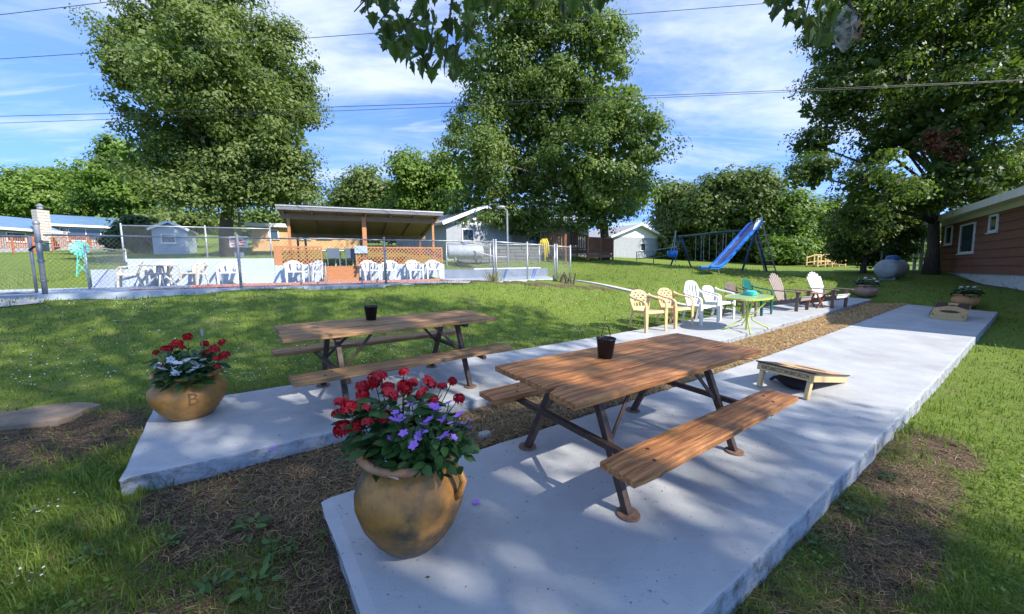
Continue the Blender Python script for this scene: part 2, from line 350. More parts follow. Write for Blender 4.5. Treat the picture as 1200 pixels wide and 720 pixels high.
M['ply'] = mat('varnished_plywood', (.47, .30, .14), (.58, .40, .21), rough=.4, scale=3, stretch=(1, 6, 6))
M['dark_edge'] = mat('dark_stain', (.05, .025, .018), rough=.5)
M['print'] = mat('lettering', (.035, .016, .008), rough=.6)
M['galv'] = mat('galvanised_steel', (.40, .42, .43), (.52, .54, .55), rough=.45, scale=8, metal=.55)
M['dkgalv'] = mat('dull_galvanised_steel', (.26, .27, .29), (.34, .35, .37), rough=.5, scale=8, metal=.4)
M['white_paint'] = mat('white_paint', (.70, .71, .71), (.78, .78, .77), rough=.6, scale=4)
M['trim'] = mat('off_white_trim', (.62, .60, .54), (.72, .70, .65), rough=.6, scale=4)
M['orange_wood'] = mat('orange_stained_wood', (.38, .155, .055), (.48, .215, .085), rough=.6, scale=5, stretch=(1, 8, 8), rand=True)
M['raw_wood'] = mat('raw_roof_boards', (.17, .11, .062), (.26, .175, .105), rough=.8, scale=5, stretch=(1, 9, 9), rand=True)
M['shingle'] = mat('grey_shingle', (.11, .11, .115), (.17, .17, .17), rough=.9, scale=14, bump=.5)
M['blue_metal'] = mat('blue_metal_roof', (.10, .19, .31), (.14, .24, .36), rough=.4, scale=3)
M['grey_side'] = mat('grey_siding', (.27, .29, .32), (.33, .35, .38), rough=.7, scale=3)
M['pale_roof'] = mat('pale_roofing', (.30, .30, .31), (.38, .38, .39), rough=.8, scale=9)
M['blue_side'] = mat('pale_blue_siding', (.34, .41, .50), (.40, .47, .56), rough=.7, scale=3)
M['tan_side'] = mat('tan_siding', (.52, .31, .14), (.60, .38, .19), rough=.7, scale=3)
M['beige_side'] = mat('beige_siding', (.38, .365, .33), (.45, .43, .40), rough=.7, scale=3)
M['brown_side'] = mat('brown_siding', (.19, .074, .046), (.245, .10, .066), rough=.7, scale=4, stretch=(1, 1, 6), bump=.3, rand=True)
M['found'] = mat('white_foundation', (.55, .57, .57), (.68, .69, .68), rough=.85, scale=3, bump=.5, bscale=14, dirt=(.38, .36, .32), dscale=2)
M['stone'] = mat('pale_chimney_stone', (.38, .35, .32), (.54, .50, .46), rough=.9, scale=9, bump=.6)
M['red_deck'] = mat('red_deck_wood', (.38, .12, .05), (.50, .19, .09), rough=.65, scale=5, rand=True)
M['brown_deck'] = mat('brown_deck_wood', (.18, .065, .03), (.27, .11, .055), rough=.65, scale=5, rand=True)
M['glass'] = glassmat('window_glass')
M['tank'] = mat('silver_tank_paint', (.34, .37, .42), (.43, .46, .51), rough=.5, scale=5, dirt=(.36, .36, .37), dscale=3)
M['blue_cap'] = mat('blue_dome', (.02, .13, .34), rough=.4)
M['blue_pl'] = mat('blue_slide_plastic', (.02, .19, .72), (.03, .23, .78), rough=.35, scale=3)
M['slide_in'] = mat('worn_slide_bed', (.10, .13, .28), (.18, .18, .32), rough=.5, scale=4)
M['blue_pipe'] = mat('blue_pipe', (.010, .045, .16), rough=.4)
M['green_pipe'] = mat('teal_pipe', (.012, .07, .085), rough=.4)
M['grey_metal'] = mat('grey_aluminium', (.38, .38, .38), rough=.5, metal=.5)
M['mint'] = mat('mint_enamel', (.10, .52, .42), (.14, .60, .50), rough=.5, scale=6)
M['bark'] = mat('bark', (.055, .042, .032), (.12, .095, .075), rough=.95, scale=5, stretch=(3, 3, .6), bump=1., bscale=9)
M['twig'] = mat('twig_bark', (.045, .035, .028), (.08, .065, .05), rough=.9, scale=20)
M['pole'] = mat('utility_pole_wood', (.20, .17, .14), (.30, .26, .22), rough=.9, scale=8, stretch=(4, 4, .5))
M['cable'] = mat('cable', (.02, .02, .022), rough=.6)
M['yellow'] = mat('yellow_foam', (.70, .52, .06), rough=.8)
M['sign_white'] = mat('sign_white', (.75, .75, .75), rough=.5)
M['sign_blue'] = mat('sign_blue', (.03, .16, .42), rough=.5)
M['sign_red'] = mat('sign_red', (.60, .14, .12), rough=.5)
M['stonepath'] = mat('flat_stone', (.17, .125, .085), (.27, .205, .145), rough=.9, scale=6, bump=.5)
M['rock'] = mat('pale_rock', (.30, .28, .24), (.42, .40, .35), rough=.9, scale=7, bump=.6)
M['straw'] = leafmat('straw', (.14, .095, .052), (.62, .43, .215), .15, .8, (1, 1, 1))
M['litter'] = leafmat('leaf_litter', (.035, .022, .014), (.12, .075, .04), .1, .8, (1, 1, 1))
M['grass'] = leafmat('grass_blades', (.080, .150, .018), (.225, .300, .050), .35, .55, (1.15, 1.2, .5))
M['leafA'] = leafmat('tree_leaf', (.088, .140, .032), (.205, .262, .080), .42, .5)
M['leafB'] = leafmat('maple_leaf', (.086, .146, .032), (.205, .275, .078), .42, .5)
M['leafC'] = leafmat('bright_leaf', (.085, .165, .024), (.215, .310, .055), .42, .5)
M['leafD'] = leafmat('dark_leaf', (.050, .090, .018), (.145, .210, .045), .50, .45)
M['leafE'] = leafmat('conifer_needle', (.030, .065, .022), (.075, .125, .040), .3, .6)
M['leafR'] = leafmat('rusty_leaf', (.10, .035, .015), (.22, .09, .035), .4, .6, (1, 1, 1))
M['bigleaf'] = objleafmat('hanging_leaf', (.042, .070, .010), (.125, .195, .028), .60, .5)
M['potleaf'] = objleafmat('flower_leaf', (.016, .062, .014), (.060, .140, .032), .28, .42)
M['weedleaf'] = objleafmat('weed_leaf', (.04, .10, .018), (.11, .20, .04), .3, .5)
M['red_fl'] = objleafmat('red_petal', (.42, .004, .012), (.60, .010, .022), .15, .5)
M['purple_fl'] = objleafmat('purple_petal', (.30, .12, .62), (.46, .26, .80), .2, .5)
M['white_fl'] = objleafmat('white_petal', (.72, .73, .74), (.82, .82, .82), .2, .5)
M['web'] = mat('silk_web', (.42, .40, .37), (.26, .20, .15), rough=.9, scale=14, bump=.7)
M['navy_shade'] = mat('blue_grey_cloth', (.10, .14, .20), rough=.8)

# ---------------------------------------------------------------- ground
def fbm(x, y, sc, seed=0, oc=4):
    r = np.zeros_like(x); a = 1.; tot = 0
    rs = np.random.RandomState(seed)
    for o in range(oc):
        for k in range(3):
            th = rs.rand()*2*pi; ph = rs.rand()*2*pi; f = sc*2**o*(.7+.6*rs.rand())
            r += a*np.sin((x*cos(th)+y*sin(th))*f+ph + 1.3*np.sin((x*sin(th)-y*cos(th))*f*.7+ph*2)); tot += a*.75
        a *= .55
    return .5+.5*r/tot
def dirtmask(x, y):
    u = x*CU+y*SU; v = -x*SU+y*CU
    n = fbm(x, y, 1.6, 3); n2 = fbm(x, y, 5., 9)
    d = np.zeros_like(x)
    bed = sm((v-2.5)/.25)*sm((3.75-v)/.2)*sm((u+.9)/.8)*sm((S2[1]-.3-u)/.6)           # bed between the pads
    d = np.maximum(d, bed*1.15)
    front = sm((v-1.0)/.8)*sm((3.9-v)/.5)*sm((u+1.6)/.9)*sm((1.1-u)/.3)            # in front of both pads
    d = np.maximum(d, front*(.10+.82*n)); d = np.maximum(d, sm((v-2.9)/.3)*sm((3.62-v)/.1)*sm((u+.8)/.3)*sm((S2[1]-.3-u)/.6)); d = np.maximum(d, sm((u+.15)/.35)*sm((.5-u)/.1)*sm((v-.7)/.3)*sm((2.9-v)/.2)*.8)
    right = sm((v-.05)/.35)*sm((1.0-v)/.1)*sm((u-.6)/.7)*sm((6.3-u)/1.2)           # along the long pad
    d = np.maximum(d, right*(.34+.72*n))
    left = np.exp(-(((u+1.9)/1.35)**2+((v-5.0)/.85)**2))                           # bare patch around the flat stone
    d = np.maximum(d, left*1.15)
    edge = sm((.22-np.abs(v-5.25))/.2)*sm((u+.8)/.3)*sm((18-u)/.5)*.55
    d = np.maximum(d, edge)
    dx, dy = x-W0[0], y-W0[1]; s = dx*FD[0]+dy*FD[1]; off = dx*FN[0]+dy*FN[1]
    foff = (FA[0]-W0[0])*FN[0]+(FA[1]-W0[1])*FN[1]
    d = np.maximum(d, sm((.5-np.abs(off-foff-.2))/.4)*sm((s-5)/2)*sm((14-s)/1.)*.8)
    hx = P(1158, 329, 15.0); d = np.maximum(d, np.exp(-(((x-hx.x)*.809-(y-hx.y)*.588)/.6)**2-(((x-hx.x)*.588+(y-hx.y)*.809)/4.5)**2)*.8)
    return np.clip(d*(.55+.9*n2)-.12, 0, 1)
nr, na = 190, 300
rad = np.concatenate([[0], .35*(1.0405**np.arange(nr-1))]); rad = np.where(rad > 60, 60+(rad-60)*1.5, rad)
ang = np.linspace(0, 2*pi, na, endpoint=False)
gx = rad[:, None]*np.cos(ang); gy = rad[:, None]*np.sin(ang); gz = Tn(gx, gy) + .012*(fbm(gx, gy, 3., 5)-.5)*2
me = bpy.data.meshes.new('lawn')
idx = np.arange(nr*na).reshape(nr, na); a_ = idx[:-1]; b_ = idx[1:]
fc = np.stack([a_, b_, np.roll(b_, -1, 1), np.roll(a_, -1, 1)], -1).reshape(-1, 4)[na:]
tri = np.stack([np.zeros(na, int), idx[1], np.roll(idx[1], -1)], -1)
me.from_pydata(np.stack([gx, gy, gz], -1).reshape(-1, 3).tolist(), [], fc.tolist()+tri.tolist()); me.update()
at = me.attributes.new('dirt', 'FLOAT', 'POINT'); at.data.foreach_set('value', dirtmask(gx, gy).reshape(-1).astype(np.float32))
me.polygons.foreach_set('use_smooth', [True]*len(me.polygons))
def groundmat():
    m, t, out = newmat('lawn_ground'); co = nd(t, 'ShaderNodeTexCoord').outputs['Object']
    def N(s, d=8., r=.6): return nd(t, 'ShaderNodeTexNoise', {'Vector': co, 'Scale': s, 'Detail': d, 'Roughness': r}).outputs[0]
    def MX(f, a, b, bt='MIX'): return nd(t, 'ShaderNodeMix', {0: f, 6: a, 7: b}, data_type='RGBA', blend_type=bt).outputs[2]
    def MR(s, lo, hi): return nd(t, 'ShaderNodeMapRange', {0: s, 1: lo, 2: hi}).outputs[0]
    g = MX(MR(N(.55), .35, .65), c4((.135, .205, .032)), c4((.205, .268, .050)))
    g = MX(MR(N(9.), .35, .68), g, c4((.085, .145, .022)))
    g = MX(MR(N(60., 4.), .42, .66), g, c4((.23, .30, .07)))
    g = MX(MR(N(1.7), .58, .72), g, c4((.215, .215, .080)))
    d = MX(MR(N(14.), .35, .65), c4((.050, .034, .022)), c4((.125, .088, .055)))
    d = MX(MR(N(90., 4.), .5, .62), d, c4((.27, .205, .13)))
    a = nd(t, 'ShaderNodeAttribute', attribute_name='dirt')
    sh = nd(t, 'ShaderNodeMath', {0: N(22., 5.), 1: .9}, operation='MULTIPLY').outputs[0]
    su = nd(t, 'ShaderNodeMath', {0: a.outputs['Fac'], 1: sh}, operation='ADD').outputs[0]
    c = MX(MR(su, .62, .95), g, d)
    b = nd(t, 'ShaderNodeBsdfPrincipled', {'Base Color': c, 'Roughness': .95, 'Specular IOR Level': .1})
    bp = nd(t, 'ShaderNodeBump', {'Height': N(45., 6., .7), 'Strength': .9, 'Distance': .05}); t.links.new(bp.outputs[0], b.inputs['Normal'])
    t.links.new(b.outputs[0], out.inputs[0]); return m
me.materials.append(groundmat()); tag(link('lawn', me), kind='structure')

# pads
def pad(name, R, jitter, thick=.24, joints=()):
    u0, u1, v0, v1 = R; m = MB(); us = list(np.arange(u0, u1, .06))+[u1]; vs = [v0, v0+.006, v0+.02]+list(np.linspace(v0+.2, v1-.2, 6))+[v1-.02, v1-.006, v1]
    rng = np.random.RandomState(jitter); walk = lambda: np.interp(np.arange(len(us)), np.arange(0, len(us)+6, 3), rng.normal(0, .0035, len(range(0, len(us)+6, 3))))+rng.normal(0, .0015, len(us))
    e0, e1 = walk(), walk(); zr = rng.normal(0, .0, (len(us), len(vs)))
    rings = []
    for i, u in enumerate(us):
        ring = [W(u, v0+e0[i]*1.6, -thick)]
        for j, v in enumerate(vs):
            k = {0: -.012, 1: -.003, len(vs)-1: -.012, len(vs)-2: -.003}.get(j, 0)
            ee = e0[i] if j < 3 else (e1[i] if j > len(vs)-4 else 0)
            uu = u + (.0 if 0 < i < len(us)-1 else rng.normal(0, .006))
            g = -.009 if any(abs(u-jn) < .031 for jn in joints) else 0
            if i in (0, len(us)-1): k -= .014
            ring.append(W(uu, v+ee, k+zr[i, j]+g))
        ring.append(W(u, v1+e1[i]*1.6, -thick)); rings.append(ring)
    m.loft(rings, cap=True, closed=False)
    o = m.obj(name, M['pad'], smooth=False); o.data.materials.append(M['pad_side'])
    for p in o.data.polygons:
        if abs(p.normal.z) < .75: p.material_index = 1
    return tag(o, kind='structure')
print('PADS', S1, S2)
pad('concrete_pad', S1, 3, joints=(2.4, 5.5, 8.6, 11.7, 14.8)); pad('concrete_pad', S2, 4, joints=(4.2, 7.9, 11.6, 15.1))

# ---------------------------------------------------------------- pool terrace
FOFF = (FA[0]-W0[0])*FN[0]+(FA[1]-W0[1])*FN[1]
SA, SB = -4.0, SEND
sF = lambda px: s_of(px, FOFF)
s56, s579 = sF(56), sF(579)
def slabpoly(pts, z0, z1, name, mt, kind=None, parent=None):
    m = MB(); n = len(pts); m.add([(p[0], p[1], z0) for p in pts]+[(p[0], p[1], z1) for p in pts], [tuple(range(n-1, -1, -1)), tuple(range(n, 2*n))]+[(i, (i+1) % n, n+(i+1) % n, n+i) for i in range(n)])
    o = m.obj(name, mt, parent); 
    if kind: tag(o, kind=kind)
    return o
corner = P(650, 327, 14.6)
def WLr(s0, s1, o0, o1): return [WL(s0, o0), WL(s0, o1), WL(s1, o1), WL(s1, o0)]
PO0, PO1, PS0, PS1 = 1.35, FOFF-1.1, s_of(215, 2), s_of(520, 2)
dk = slabpoly(WLr(SA-2, PS0, 0, FOFF+.12), DECK-.5, DECK, 'pool_deck', M['deck_paint'], 'structure')
slabpoly(WLr(PS0, PS1, 0, PO0), DECK-.5, DECK, 'pool_deck', M['deck_paint'], 'structure')
slabpoly(WLr(PS0, PS1, PO1, FOFF+.12), DECK-.5, DECK, 'pool_deck', M['deck_paint'], 'structure')
slabpoly([WL(PS1, 0), WL(PS1, FOFF+.12), WL(s579+.15, FOFF+.12), corner, WL(SEND, 0)], DECK-.5, DECK, 'pool_deck', M['deck_paint'], 'structure')
slabpoly(WLr(PS0, PS1, PO0, PO1), DECK-.5, DECK-.14, 'pool_water', M['water'], 'structure')
cp = MB()
for r in ((PS0-.12, PS1+.12, PO0-.14, PO0+.02), (PS0-.12, PS1+.12, PO1-.02, PO1+.12)):
    q = WLr(*r); cp.add([(p.x, p.y, DECK-.1) for p in q]+[(p.x, p.y, DECK+.03) for p in q], [(4, 5, 6, 7), (0, 1, 5, 4), (1, 2, 6, 5), (2, 3, 7, 6), (3, 0, 4, 7)])
tag(cp.obj('pool_coping', M['tile']), kind='structure')
# retaining wall, in stretches of different height with an opening for the steps
wall = thing('retaining_wall', 'long pale blue painted retaining wall behind the white pool chairs', 'wall', WL(0, 0, DECK))
def wallseg(s0, s1, h, nm='wall_section'):
    m = MB(); a, b = WL(s0, 0)-WL(0, 0), WL(s1, 0)-WL(0, 0); bk = -Vector((FN[0], FN[1], 0))*.3
    q = [a, b, b+bk, a+bk]; m.add([p+Vector((0, 0, -.4)) for p in q]+[p+Vector((0, 0, h)) for p in q], [(3, 2, 1, 0), (4, 5, 6, 7), (0, 1, 5, 4), (1, 2, 6, 5), (2, 3, 7, 6), (3, 0, 4, 7)])
    return m.obj(nm, M['wall_paint'], wall, bevel=.015)
sst0, sst1 = s_of(379), s_of(421)
wallseg(s_of(106), s_of(150), .58); wallseg(s_of(150)+.003, s_of(322), .93); wallseg(s_of(322)+.003, sst0, .66); wallseg(sst1, s_of(521), .66); wallseg(s_of(521)+.003, SEND, .40, 'low_wall_section').data.materials[0] = M['shaded_wall_paint']

# ---------------------------------------------------------------- picnic tables
def plank(L, w, t, seed, chip=False):
    rg = random.Random(seed); rings = []; N = 26; c = .005
    for i in range(N+1):
        x = -L/2+L*i/N; j = lambda k: rg.gauss(0, k)
        a, b = w/2+j(.0022), w/2+j(.0022); e = .006 if i in (0, N) else 0
        if chip and i <= 1: b -= .05 if i == 0 else .012
        z = t/2; rings.append([(x, -a+e, -z+c), (x, -a+c+e, -z), (x, b-c-e, -z), (x, b-e, -z+c), (x, b-e, z-c-(.018 if chip and i == 0 else 0)), (x, b-c-e, z-e-abs(j(.0012))), (x, -a+c+e, z-e-abs(j(.0012))), (x, -a+e, z-c)])
    return MB().loft(rings)
def bolt_mesh(): return MB().lathe([(0.0001, .002), (.012, .002), (.012, -.004)], 10).mesh('bolt', M['iron'])
BOLT = bolt_mesh()
def picnic(name, label, Mx, wood, seed, benchlen=2.3, pw=.252, bo=.63, fo=0.):
    t = thing(name, label, 'picnic table', Mx, 'picnic tables on the painted pads')
    for k, y in enumerate((-pw-.013, 0, pw+.013)):
        o = plank(2.38-.03*(k == 1), pw, .044, seed+k, chip=(seed == 1 and k == 0)).obj('tabletop_plank', wood, t); o.location = (.012*(k-1), y, .768+.003*(k == 1))
    for sy in (-1, 1):
        o = plank(benchlen, .25, .044, seed+5+sy).obj('bench_plank', wood, t); o.location = (0, sy*bo, .45)
        for sx in (-1, 1):
            for dy in (-.05, .05): b = link('bolt', BOLT, t); b.location = (sx*(benchlen/2-.30)+dy*.8, sy*bo+dy, .4725)
    for sx in (-1, 1):
        x = sx*.70+fo
        for sy in (-1, 1):
            lg = MB().bar((x, sy*.17, .742), (x, sy*.505, .006), .05, .05, (1, 0, 0)); lg.obj('leg', M['iron'], t, bevel=.004)
            f = MB().lathe([(.0001, .014), (.07, .014), (.074, .009), (.074, 0)], 24).obj('foot_plate', M['rust'], t, smooth=False); f.location = (x, sy*.508, 0)
            MB().bar((x-sx*.02, sy*.32, .40), (x-sx*.34, sy*.24, .735), .03, .012, (0, 1, 0)).obj('brace', M['iron'], t, bevel=.002)
        MB().bar((x+sx*.048, -.735, .406), (x+sx*.048, .735, .406), .045, .04).obj('crossbar', M['iron'], t, bevel=.003)
        MB().bar((x+sx*.03, -.36, .724), (x+sx*.03, .36, .724), .05, .04).obj('cleat', M['iron'], t, bevel=.003)
    return t
near_tab = W(2.67, 1.955); picnic('picnic_table', 'reddish brown wooden picnic table on the pad with the bean bag boards', siteM(near_tab, TH+.005), M['table_wood'], 1, 2.2, .275, .645, -.08)
back_tab = W(1.48, 4.45); picnic('picnic_table', 'weathered brown wooden picnic table beside the pot with white flowers', siteM(back_tab, TH+.05), M['table_wood2'], 21, 2.36, .25, .58)
def bucket(label, px, py, h):
    p = S(px, py, h); t = thing('bucket', label, 'bucket', siteM(p, .9, h), 'small black buckets on the picnic tables')
    MB().lathe([(.001, .004), (.052, 0), (.056, .002), (.074, .15), (.079, .152), (.079, .160), (.073, .160), (.070, .148), (.052, .012), (.001, .012)], 28).obj('pail', M['black'], t, smooth=True)
    MB().tube([(.078*cos(a), .012*sin(a), .148+.115*sin(a)) for a in np.linspace(0, pi, 15)], .0036, 6).obj('handle', M['black'], t, smooth=True)
    for sx in (-1, 1): MB().tube([(sx*.074, 0, .146), (sx*.084, 0, .146)], .008, 8).obj('handle_lug', M['black'], t)
bucket('black bucket with wire handle on the reddish picnic table', 709, 419, .795)
bucket('black bucket with wire handle on the weathered picnic table', 435, 374.5, .795)

# ---------------------------------------------------------------- planters
def pot(name, label, p, prof, mt, rim, ang=0, tilt=True, group=None, lugs=()):
    M0 = siteM(p, ang) if tilt else TM(p, ang)
    t = thing(name, label, 'planter', M0, group)
    b = MB().lathe(prof, 56).obj('pot_body', mt, t, smooth=True)
    zr = max(z for r, z in prof); rr = max(r for r, z in prof if z > zr*.95)
    MB().lathe([(rr-.012, zr-.012), (rr+.014, zr-.004), (rr+.026, zr+.012), (rr+.02, zr+.028), (rr-.002, zr+.034), (rr-.024, zr+.024), (rr-.03, zr-.02), (rr-.05, zr-.09)], 56).obj('rim', rim, t, smooth=True)
    MB().lathe([(.001, zr-.07), (rr-.035, zr-.075)], 24).obj('soil', M['soil'], t)
    for a in lugs:
        R = Matrix.Rotation(a, 4, 'Z'); m = MB(); pts = [R @ Vector(q) for q in ((rr+.006, 0, zr-.06), (rr+.055, 0, zr-.055), (rr+.075, 0, zr-.10), (rr+.055, 0, zr-.17), (rr+.03, 0, zr-.20))]
        m.tube(pts, [.020, .019, .018, .018, .02], 10).obj('lug_handle', mt, t, smooth=True)
    return t, zr, rr
def leafmesh(name, mt, L=.06, w=.45):
    prof = [(0, 0), (.25, .8), (.5, 1), (.78, .6), (1, 0)]; v = []; f = []
    for x, k in prof: v += [(L*x, -L*w*.5*k, -.10*L*(x*x)+.06*L*k), (L*x, 0, -.10*L*x*x), (L*x, L*w*.5*k, -.10*L*x*x+.06*L*k)]
    for i in range(4): f += [(3*i, 3*i+1, 3*i+4, 3*i+3), (3*i+1, 3*i+2, 3*i+5, 3*i+4)]
    return MB().add(v, f).mesh(name, mt, True)
def petalflower(name, mt, n=5, r=.022):
    m = MB()
    for k in range(n):
        a = 2*pi*k/n; R = Matrix.Rotation(a, 4, 'Z') @ Matrix.Rotation(-.25, 4, 'Y')
        m.add([(0, 0, 0), (r*.6, -r*.42, .002), (r*1.05, -r*.2, 0), (r*1.05, r*.2, 0), (r*.6, r*.42, .002)], [(0, 1, 2, 3, 4)], R)
    return m.mesh(name, mt)
def headflower(name, mt, r=.032, n=34):
    m = MB(); rg = random.Random(5); m.sphere((0, 0, -.1*r), r*.78, 9, 6, (1, 1, .42))
    for k in range(n):
        z = 1-1.25*(k+.5)/n; a = k*2.4; q = Vector((math.sqrt(max(0, 1-z*z))*cos(a), math.sqrt(max(0, 1-z*z))*sin(a), z*.46))*r
        R = Matrix.Translation(q) @ q.normalized().to_track_quat('Z', 'Y').to_matrix().to_4x4() @ Matrix.Rotation(rg.random()*6, 4, 'Z'); s = r*.40
        m.add([(-s, -s*.5, 0), (0, 0, -.003), (s, -s*.5, 0), (s, s*.5, .002), (0, s, 0), (-s, s*.5, .002)], [(0, 1, 4, 5), (1, 2, 3, 4)], R)
    return m.mesh(name, mt)
LEAF = leafmesh('leaf', M['potleaf'], .10, .52); LEAFS = leafmesh('leaf', M['potleaf'], .066, .58)
RED = headflower('flower_head', M['red_fl'], .047); PUR = petalflower('flower_head', M['purple_fl'], 5, .029); WHT = petalflower('flower_head', M['white_fl'], 5, .032)
def plant(name, label, M0, heads, leaf, nleaf, rx, ry, h, fl, group=None, scale=1., seed=1):
    t = thing(name, label, 'plant', M0, group); rg = random.Random(seed); m = MB()
    for (x, y, z) in heads:
        m.tube([(x*.25, y*.25, -.05), (x*.7, y*.7, z*.55), (x, y, z)], .0032*scale, 5)
        o = link('flower_head', fl, t); o.location = (x, y, z); o.rotation_euler = (rg.gauss(0, .35)-y*.8, rg.gauss(0, .35)+x*.8, rg.random()*6); o.scale = (scale*rg.uniform(.6, 1.15),)*3
    for k in range(12): a = rg.random()*6.28; m.tube([(0, 0, -.06), (rx*.5*cos(a), ry*.5*sin(a), h*.5), (rx*.85*cos(a), ry*.85*sin(a), h*rg.uniform(.5, .95))], .003*scale, 5)
    m.obj('stem', M['potleaf'], t)
    for k in range(nleaf):
        a = rg.random()*2*pi; e = rg.random()**.55; z = h*(.08+.86*rg.random()*(1-.45*e*e)); q = rg.uniform(.35, 1.)
        o = link('leaf', leaf, t); o.location = (rx*e*cos(a), ry*e*sin(a), z); o.rotation_euler = (rg.gauss(0, .35), rg.uniform(-.35, .55), a+rg.gauss(0, .7)); o.scale = (scale*(.7+.6*q),)*3
    return t
def ring_heads(rg, n, rx, ry, z0, z1): return [(rx*math.sqrt(rg.random())*cos(a), ry*math.sqrt(rg.random())*sin(a), rg.uniform(z0, z1)) for a in [rg.random()*6.28 for _ in range(n)]]
NP = S(482, 632); rg = random.Random(3)
t, zr, rr = pot('flower_pot', 'large ochre clay pot with lug handle holding red and purple flowers', NP,
    [(.001, 0), (.125, 0), (.15, .01), (.205, .075), (.258, .165), (.288, .26), (.29, .32), (.272, .385), (.243, .435), (.226, .465), (.225, .492), (.236, .52), (.252, .535)], M['clay'], M['clay_rim'], 0, lugs=(radians(-22),))
Mx = siteM(NP, 0)
chip = MB(); chip.add([(-.05, 0, 0), (-.035, -.003, -.012), (-.012, -.004, -.016), (.03, -.002, -.03), (.036, 0, -.022), (.0, 0, .001), (-.02, 0, .014), (-.042, 0, .016)], [tuple(range(8))]); o = chip.obj('chipped_spot', M['clay_red'], t); o.scale = (.7, .7, .7); o.location = (-.005, -.272, .55); o.rotation_euler = (radians(-20), 0, 0)
gp = MB().lathe([(.07, -.10), (.088, .035), (.094, .04), (.094, .05), (.085, .05)], 24).obj('nursery_pot', M['white_paint'], None, smooth=True)
gp.matrix_world = Mx @ Matrix.Translation((-.01, -.10, zr-.03)); tag(gp, 'pale grey plastic nursery pot set inside the large clay pot', 'nursery pot')
gp = MB().lathe([(.06, -.10), (.082, .02), (.088, .025), (.088, .035), (.079, .035)], 24).obj('nursery_pot', M['clay_rim'], None, smooth=True)
gp.matrix_world = Mx @ Matrix.Translation((-.155, -.04, zr-.03)); tag(gp, 'terracotta coloured nursery pot set inside the large clay pot', 'nursery pot')
hd = [(-.31, -.02, .24), (-.24, -.06, .30), (-.20, .02, .34), (-.15, -.06, .30), (-.15, .06, .42), (-.11, .03, .46), (-.08, .06, .38), (-.05, .0, .36), (-.26, -.10, .19), (-.18, -.12, .22), (-.12, -.13, .25), (-.05, -.08, .26), (.0, .1, .36), (.05, .08, .40), (.1, .08, .34), (-.33, .05, .28), (-.22, .1, .36), (.2, .14, .36), (.26, .12, .40), (.3, .1, .30), (.12, .15, .38), (.17, .05, .31), (-.02, .16, .44)]
plant('flowering_plant', 'red flowering plant in the large ochre pot', Mx @ Matrix.Translation((-.06, .02, zr-.03)), [(x*1.02, y, z*.92) for x, y, z in hd], LEAF, 290, .27, .21, .36, RED, None, .86, 3)
hp = ring_heads(rg, 44, .22, .18, .14, .29)
plant('flowering_plant', 'purple flowering plant trailing over the rim of the large ochre pot', Mx @ Matrix.Translation((.12, -.08, zr-.02)), hp, LEAFS, 260, .21, .18, .25, PUR, None, 1., 8)
def marker(label, M0, h):
    t = thing('plant_marker', label, 'plant marker', M0)
    MB().sweep([(0, 0, 0), (0, .01, h*.7), (0, .012, h*.86)], (1, 0, 0), .011, .003).obj('stake', M['wire'], t)
    MB().add([(-.006, .012, h*.84), (.006, .012, h*.84), (.017, .014, h*.92), (.015, .014, h), (-.004, .014, h*1.03), (-.015, .014, h*.98)], [(0, 1, 2, 3, 4, 5)]).obj('tip', M['grey_metal'], t)
marker('grey plastic plant marker in the large ochre pot', Mx @ Matrix.Translation((.03, .13, zr-.02)), .40)
LP = S(224, 486)
t, zr1, rr1 = pot('flower_pot', 'squat ochre clay pot stamped with a letter holding red and white flowers', LP,
    [(.001, 0), (.15, 0), (.17, .01), (.215, .06), (.272, .15), (.297, .225), (.293, .275), (.262, .322), (.232, .346), (.222, .365), (.23, .388), (.243, .40)], M['clay2'], M['clay2'], 0)
Lx = siteM(LP, 0)
def textmesh(txt, size, mt, name, ext=.0015):
    cu = bpy.data.curves.new(name, 'FONT'); cu.body = txt; cu.size = size; cu.extrude = ext; cu.align_x = 'CENTER'; cu.align_y = 'CENTER'
    o = bpy.data.objects.new(name, cu); COL.objects.link(o); bpy.context.view_layer.update()
    me = bpy.data.meshes.new_from_object(o.evaluated_get(bpy.context.evaluated_depsgraph_get())); bpy.data.objects.remove(o); me.name = name
    me.materials.clear(); me.materials.append(mt); return me
tdir = atan2(-LP.y, -LP.x)+radians(4); o = link('stamped_letter', textmesh('B', .15, M['stamp'], 'stamped_letter', .004), t)
o.matrix_local = Matrix.Rotation(tdir, 4, 'Z') @ Matrix.Translation((.293, 0, .235)) @ Matrix.Rotation(radians(92), 4, 'Y') @ Matrix.Rotation(radians(90), 4, 'Z')
plant('flowering_plant', 'red flowering plant in the squat ochre pot', Lx @ Matrix.Translation((0, .03, zr1-.05)), [(-.30, .0, .24), (-.22, .02, .27), (-.17, -.02, .28), (-.12, .03, .33), (-.06, .08, .38), (-.05, .0, .30), (-.15, -.12, .16), (.16, .02, .24), (.2, .05, .30), (.25, .0, .28), (.28, .06, .34), (.36, -.03, .24), (.32, -.08, .22), (.3, -.06, .14), (.05, .14, .3), (-.24, .12, .28)], LEAF, 270, .26, .19, .33, RED, None, .84, 12)
plant('flowering_plant', 'white flowering plant in the squat ochre pot', Lx @ Matrix.Translation((.07, -.14, zr1-.05)), ring_heads(random.Random(4), 24, .20, .12, .13, .23), LEAFS, 170, .19, .13, .18, WHT, None, 1.25, 15)
marker('grey plastic plant marker in the squat ochre pot', Lx @ Matrix.Translation((.06, .12, zr1-.02)), .42)
